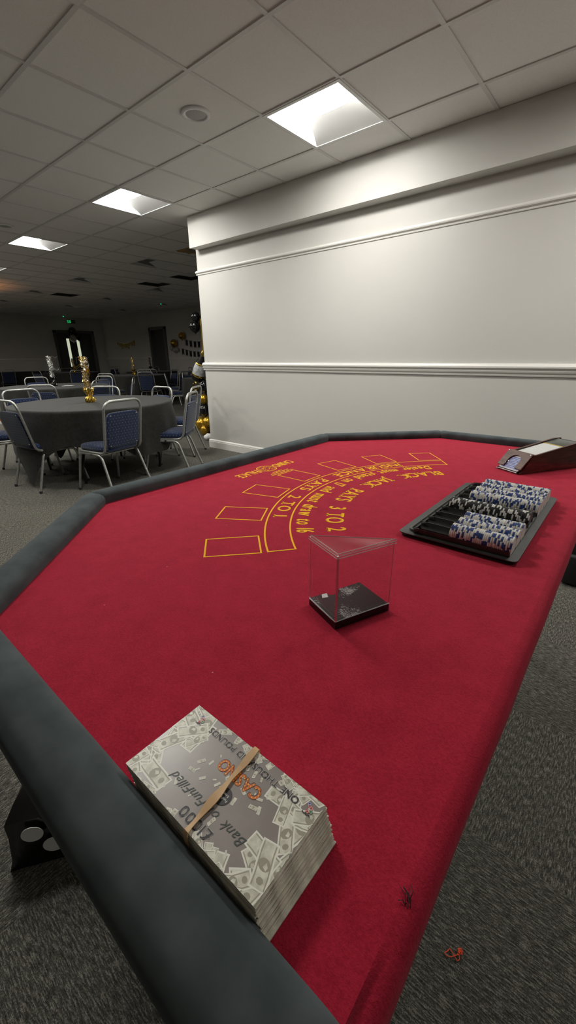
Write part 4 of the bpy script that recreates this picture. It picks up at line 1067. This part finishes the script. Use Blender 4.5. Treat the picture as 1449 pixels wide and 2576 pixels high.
# ------------------------------------------------------------------ table centrepieces
def centre(x, y, base, tinsel, h, label, seed, lean=(0, 0), z=.733):
    rnd = random.Random(seed)
    t = thing('table_centrepiece', label, 'decoration', (x, y, z), 0, 'tinsel centrepieces')
    m = MB(); NA = 22; vs = []; fs = []
    prof = [(.0, .0), (.042, .0), (.048, .02), (.046, .045), (.024, .062), (.022, .075), (.046, .115), (.056, .14)]
    for i, (r_, zz) in enumerate(prof):
        for k in range(NA):
            a = 2 * PI * k / NA; q = 1 + (.16 if i > 1 else 0) * math.sin(k * PI + i) + rnd.uniform(-.08, .08) * (i > 1)
            vs.append((r_ * q * math.cos(a), r_ * q * math.sin(a), max(0, zz + (rnd.uniform(-.022, .022) if i == 7 else (rnd.uniform(-.004, .004) if i > 1 else 0)))))
    for i in range(len(prof) - 1):
        for k in range(NA): fs.append([i * NA + k, i * NA + (k + 1) % NA, (i + 1) * NA + (k + 1) % NA, (i + 1) * NA + k])
    m.add(vs, fs, base).build('foil_weight', t)
    m = MB()
    for k in range(1100):   # twisted tinsel: many small bent foil strips around a wavy core
        f = rnd.random(); zz = .07 + (h - .07) * f; sw = .012 * math.sin(f * 9 + seed)
        a = rnd.uniform(0, 2 * PI); rr = rnd.uniform(.006, .03 + .014 * f); c_ = Vector((lean[0] * f + sw + rr * math.cos(a), lean[1] * f + rr * math.sin(a), zz))
        d = Vector((rnd.uniform(-1, 1), rnd.uniform(-1, 1), rnd.uniform(-1, 1))).normalized(); s_ = d.orthogonal().normalized(); l = rnd.uniform(.004, .012); w = rnd.uniform(.0018, .0042)
        mm = tinsel[0] if rnd.random() < .5 else tinsel[1]
        m.add([c_ - d * l - s_ * w, c_ + d * l - s_ * w, c_ + d * l + s_ * w, c_ - d * l + s_ * w], [[0, 1, 2, 3]], mm)
    for k in range(4):
        a = rnd.uniform(0, 2 * PI); q = Vector((math.cos(a), math.sin(a), 0)); zz = h * rnd.uniform(.5, 1.0)
        m.tube([Vector((0, 0, zz)), q * .05 + Vector((0, 0, zz + .02)), q * .10 + Vector((0, 0, zz - .01)), q * .13 + Vector((0, 0, zz + .02))], .0016, tinsel[0], 4)
    m.build('tinsel_column', t)
centre(-2.16, .74, M['gold'], (M['gold'], M['silver']), .455, 'gold foil centrepiece with gold and silver tinsel on nearest round table', 1)
centre(-5.39, 1.68, M['blackfoil'], (M['silver'], M['silver']), .47, 'black weighted centrepiece with silver tinsel on the second round table', 2)
centre(-8.20, 4.84, M['gold'], (M['gold'], M['silver']), .45, 'small gold and silver tinsel centrepiece on the far table below the garland', 3)
centre(-12.2, 5.05, M['gold'], (M['gold'], M['silver']), .42, 'gold tinsel centrepiece on the far table before the double doors', 4)
centre(-10.3, 6.7, M['blackfoil'], (M['blackfoil'], M['silver']), .43, 'black foil centrepiece on the far table below the pennants', 5)
for k, (x, y, a) in enumerate(((-5.18, 1.83, .6), (-5.10, 1.76, .62), (-4.98, 2.05, .3))):
    tag(MB().box((0, 0, .003), (.16 if k < 2 else .07, .02, .005), M['paper'], bev=.001, seg=1).build('paper_strip', None, (x, y, .7335)), 'pale paper strip lying beside the silver centrepiece on the second round table', 'paper', 'paper strips on the second table'); bpy.data.objects[-1] if False else None
for o in [o for o in COL.objects if o.name.startswith('paper_strip')]: o.rotation_euler = (0, 0, 1.0)

# ------------------------------------------------------------------ balloons and wall decorations
def balloon(x, y, z, r, m, label, group=None, down=True, stretch=1.1, name='balloon', axis=None):
    t = thing(name, label, 'balloon', (x, y, z), 0, group)
    prof = [(0, stretch)] + [(math.sin(a), (math.cos(a) if a < PI / 2 else math.cos(a) * 1.0) * stretch) for a in [PI * k / 16 for k in range(1, 14)]] + [(.24, -1.02 * stretch), (.07, -1.16 * stretch)]
    A_ = (axis.to_matrix() if axis else (Matrix.Identity(3) if down else Matrix.Rotation(PI, 3, 'X')))
    MB().lathe([(a * r, b * r) for a, b in prof], (0, 0, 0), m, 24, A_).build('envelope', t, auto=False)
    MB().lathe([(.06 * r, -1.15 * stretch * r), (.05 * r, -1.2 * stretch * r), (.13 * r, -1.3 * stretch * r), (0, -1.24 * stretch * r)], (0, 0, 0), m, 10, A_).build('knot', t)
    return t
BY = 2.78
GC = 'balloons of the column behind the partition end'
COLB = [(492.7, 797, 11.8, 'bal_black', 'upper black balloon of the pair high beside the partition end'), (490.6, 821, 13.8, 'bal_black', 'lower black balloon of the pair high beside the partition end'),
        (515, 971, 14.5, 'bal_black', 'black balloon just below the bottle balloon'), (514, 1004, 12.0, 'bal_gold', 'small gold balloon between two black balloons of the column'),
        (516, 1031, 14.5, 'bal_black', 'black balloon above the big gold balloon of the column'), (508, 1066, 18.0, 'bal_gold', 'largest gold balloon low in the column'), (524, 1062, 14, 'bal_gold', 'gold balloon beside the largest one, half hidden by the partition'),
        (518, 1093, 14.0, 'bal_gold', 'lowest gold balloon resting near the floor by the skirting')]
for u, v, pr_, m_, l in COLB:
    p_, k = sight(u, v, y=BY); balloon(p_.x, p_.y, p_.z if v < 1090 else max(p_.z, pr_ * k / FPX + .01), pr_ * k / FPX, M[m_], l, GC, True, 1.04)
# bottle shaped foil balloon
pb, k0 = sight(498, 957, y=BY); pt, k1 = sight(513, 886, y=BY); ax = (pt - pb); Lb = ax.length
t = thing('bottle_balloon', 'bottle shaped foil balloon with silver label leaning beside the partition end', 'balloon', pb)
Aq = ax.normalized().to_track_quat('Z', 'Y').to_matrix(); rb_ = 17 * k0 / FPX
MB().lathe([(0, 0), (.7 * rb_, .01), (.95 * rb_, .05 * Lb), (1.02 * rb_, .18 * Lb)], (0, 0, 0), M['blackfoil'], 28, Aq).build('bottle_base', t)
MB().lathe([(1.02 * rb_, .18 * Lb), (1.06 * rb_, .21 * Lb), (1.02 * rb_, .25 * Lb)], (0, 0, 0), M['gold'], 28, Aq).build('gold_band', t)
MB().lathe([(1.02 * rb_, .25 * Lb), (1.0 * rb_, .4 * Lb), (.86 * rb_, .58 * Lb)], (0, 0, 0), M['label'], 28, Aq).build('label', t)
MB().lathe([(.86 * rb_, .58 * Lb), (.88 * rb_, .60 * Lb), (.80 * rb_, .63 * Lb)], (0, 0, 0), M['gold'], 28, Aq).build('gold_band', t)
MB().lathe([(.80 * rb_, .63 * Lb), (.58 * rb_, .75 * Lb), (.36 * rb_, .88 * Lb)], (0, 0, 0), M['blackfoil'], 28, Aq).build('shoulder', t)
MB().lathe([(.36 * rb_, .88 * Lb), (.40 * rb_, .92 * Lb), (.30 * rb_, 1.04 * Lb), (0, 1.06 * Lb)], (0, 0, 0), M['gold'], 24, Aq).build('foil_neck', t)
pc_, k = sight(491, 977, y=BY + .05); t = thing('foil_crumple', 'crumpled gold and black foil decoration left of the balloon column', 'decoration', pc_)
m = MB(); rn = random.Random(9)
for q in range(70):
    c_ = Vector((rn.gauss(0, .035), rn.gauss(0, .03), rn.gauss(0, .04))); d = Vector((rn.uniform(-1, 1), rn.uniform(-1, 1), rn.uniform(-1, 1))).normalized(); s_ = d.orthogonal().normalized()
    m.add([c_ - d * .022, c_ + s_ * .012, c_ + d * .022, c_ - s_ * .012], [[0, 1, 2, 3]], M['gold'] if rn.random() < .6 else M['blackfoil'])
m.build('tinsel_tuft', t); MB().tube([(0, 0, -.03), (.01, .01, -.3), (0, .02, -pc_.z + .004)], .003, M['gold'], 5).build('ribbon_tail', t)
pw, k = sight(520, 1107, y=2.52); t = thing('balloon_weight', 'white plastic bag weight on the floor against the partition end', 'weight', (pw.x - .02, 2.58, 0))
m = MB(); bm = bmesh.new(); bmesh.ops.create_icosphere(bm, subdivisions=3, radius=.07)
for v in bm.verts: v.co *= 1 + .18 * noise.noise(v.co * 30); v.co.z = max(v.co.z * .75, -.045) + .046
m.bm(bm, M['white_plastic'], True).build('bag', t)
po, k = sight(507, 848, y=BY + .04)
t = thing('foil_streamer', 'narrow gold foil streamer hanging behind the partition end', 'streamer', po)
MB().tube([(0, 0, .30), (.01, 0, .1), (.0, .01, -.1), (.02, 0, -.28)], .012, M['gold'], 6).build('streamer', t)
# the pole that carries the column
pl_ = MB(); px_ = sight(516, 900, y=BY + .03)[0].x + .03
pl_.tube([(px_, BY + .05, .01), (px_, BY + .05, 1.75)], .012, M['blackmetal'], 8); pl_.lathe([(0, 0), (.13, 0), (.13, .012), (.02, .022)], (px_, BY + .05, 0), M['blackmetal'], 20)
tag(pl_.build('balloon_pole', None), 'thin black pole behind the partition end carrying the balloon column', 'pole')
# wall balloons
GW = 'balloons on the far right wall'
for u, v, pr_, m_, l in ((457.5, 845, 8.2, 'bal_gold', 'gold balloon on the far wall at the end of the upper pennant string'), (437.5, 863, 8.6, 'bal_gold', 'gold balloon on the far wall above the clear balloons'), (432, 876, 5.0, 'bal_clear', 'left clear balloon in the wall cluster'), (440, 881, 5.5, 'bal_clear', 'lower clear balloon in the wall cluster'), (446, 879, 5.0, 'bal_clear', 'right clear balloon in the wall cluster')):
    k = sight(u, v, y=YF)[1]; r_ = pr_ * k / FPX; p_ = sight(u, v, y=YF - r_ - .01)[0]; balloon(p_.x, p_.y, p_.z, r_, M[m_], l, GW, True, 1.05)
GDR = 'balloons above the double doors'
for u, v, pr_, m_, l in ((181.5, 832.5, 8.6, 'bal_black', 'upper black balloon above the double doors'), (196.5, 847, 8.0, 'bal_black', 'right black balloon above the double doors'), (184, 851, 8.2, 'bal_pale', 'pale balloon at the top of the double doors')):
    k = sight(u, v, x=XL)[1]; r_ = pr_ * k / FPX; p_ = sight(u, v, x=XL + r_ + .03 + (.02 if m_ == 'bal_pale' else 0))[0]; balloon(p_.x, p_.y, p_.z, r_, M[m_], l, GDR, True, 1.05)
# pennant strings
def bunting(pts, n_, label):
    a, b = [sight(u, v, y=YF - .012)[0] for u, v in pts]
    t = thing('pennant_string', label, 'bunting', a)
    L0 = (b - a); cord = []
    for k in range(21):
        f = k / 20; q = L0 * f; q.z -= .10 * math.sin(PI * f) * L0.length / 1.6 * .6; cord.append(q)
    MB().tube(cord, .004, M['blackmetal'], 4).build('cord', t)
    for k in range(n_):
        f = (k + .5) / n_; q = L0 * f; q.z -= .10 * math.sin(PI * f) * L0.length / 1.6 * .6
        w, h_ = .055, .20; y = q.y - .004
        MB().add([(q.x - w, y, q.z), (q.x + w, y, q.z), (q.x + w, y, q.z - h_), (q.x, y, q.z - h_ * .74), (q.x - w, y, q.z - h_), (q.x - w, y + .003, q.z), (q.x + w, y + .003, q.z), (q.x + w, y + .003, q.z - h_), (q.x, y + .003, q.z - h_ * .74), (q.x - w, y + .003, q.z - h_)],
                 [[0, 4, 3], [0, 3, 1], [1, 3, 2], [5, 8, 9], [5, 6, 8], [6, 7, 8], [0, 1, 6, 5], [1, 2, 7, 6], [2, 3, 8, 7], [3, 4, 9, 8], [4, 0, 5, 9]], M['rubber']).build('pennant', t)
bunting(((464, 853.5), (516, 858)), 5, 'upper string of black swallowtail pennants on the far wall')
bunting(((455, 876), (524, 884)), 7, 'lower string of black swallowtail pennants on the far wall')
a, b = sight(294, 861, y=YF - .015)[0], sight(339, 855, y=YF - .015)[0]
t = thing('letter_garland', 'faded gold letter garland on the dark far wall left of the single door', 'garland', a)
L0 = b - a; cord = []
for k in range(13): f = k / 12; q = L0 * f; q.z -= .10 * math.sin(PI * f); cord.append(q)
MB().tube(cord, .004, M['gold'], 4).build('cord', t)
for k in range(9):
    f = (k + .5) / 9; q = L0 * f; q.z -= .10 * math.sin(PI * f); h_ = .09 + .05 * ((k * 7) % 3)
    MB().box((q.x, q.y - .004, q.z - h_ / 2), (.09, .006, h_), M['bal_gold'], bev=.002, seg=1).build('letter', t)
# carton on the floor far left
t = thing('carton', 'orange and white carton on the floor at the left photo edge', 'box', (-7.1, 1.22, 0), R(35))
MB().box((0, 0, .03), (.34, .22, .06), M['paper'], bev=.003).build('base', t); MB().box((0, 0, .115), (.345, .225, .11), M['orange'], bev=.003).build('lid', t)

# ------------------------------------------------------------------ light and camera
w = bpy.data.worlds.new('world'); scene.world = w; w.use_nodes = True
w.node_tree.nodes['Background'].inputs[0].default_value = (.5, .5, .5, 1); w.node_tree.nodes['Background'].inputs[1].default_value = 0.0
# assumed warm spot added out of view on the left for the ceiling glow
ld = bpy.data.lights.new('assumed_warm_spot', 'SPOT'); ld.energy = 35; ld.color = (1.0, .38, .14); ld.spot_size = R(95); ld.spot_blend = 1; ld.shadow_soft_size = .1
lo = bpy.data.objects.new('assumed_warm_spot', ld); COL.objects.link(lo); lo.location = (-9.2, 1.2, .9); lo.rotation_euler = (PI, 0, 0)

cd = bpy.data.cameras.new('camera'); cam = bpy.data.objects.new('camera', cd); COL.objects.link(cam)
cd.sensor_fit = 'HORIZONTAL'; cd.sensor_width = 36; cd.lens = 36 * FPX / 1449; cd.clip_start = .02; cd.clip_end = 100
Mx = Matrix(((cr_.x, cu_.x, -fwd.x, CAMP.x), (cr_.y, cu_.y, -fwd.y, CAMP.y), (cr_.z, cu_.z, -fwd.z, CAMP.z), (0, 0, 0, 1)))
cam.matrix_world = Mx; scene.camera = cam
scene.view_settings.view_transform = 'Standard'; scene.view_settings.look = 'None'; scene.view_settings.gamma = 1; scene.view_settings.use_curve_mapping = False
scene.view_settings.exposure = 1.6
scene.cycles.use_denoising = True
scene.cycles.max_bounces = 10; scene.cycles.diffuse_bounces = 6; scene.cycles.transparent_max_bounces = 16
scene.cycles.sample_clamp_indirect = 6
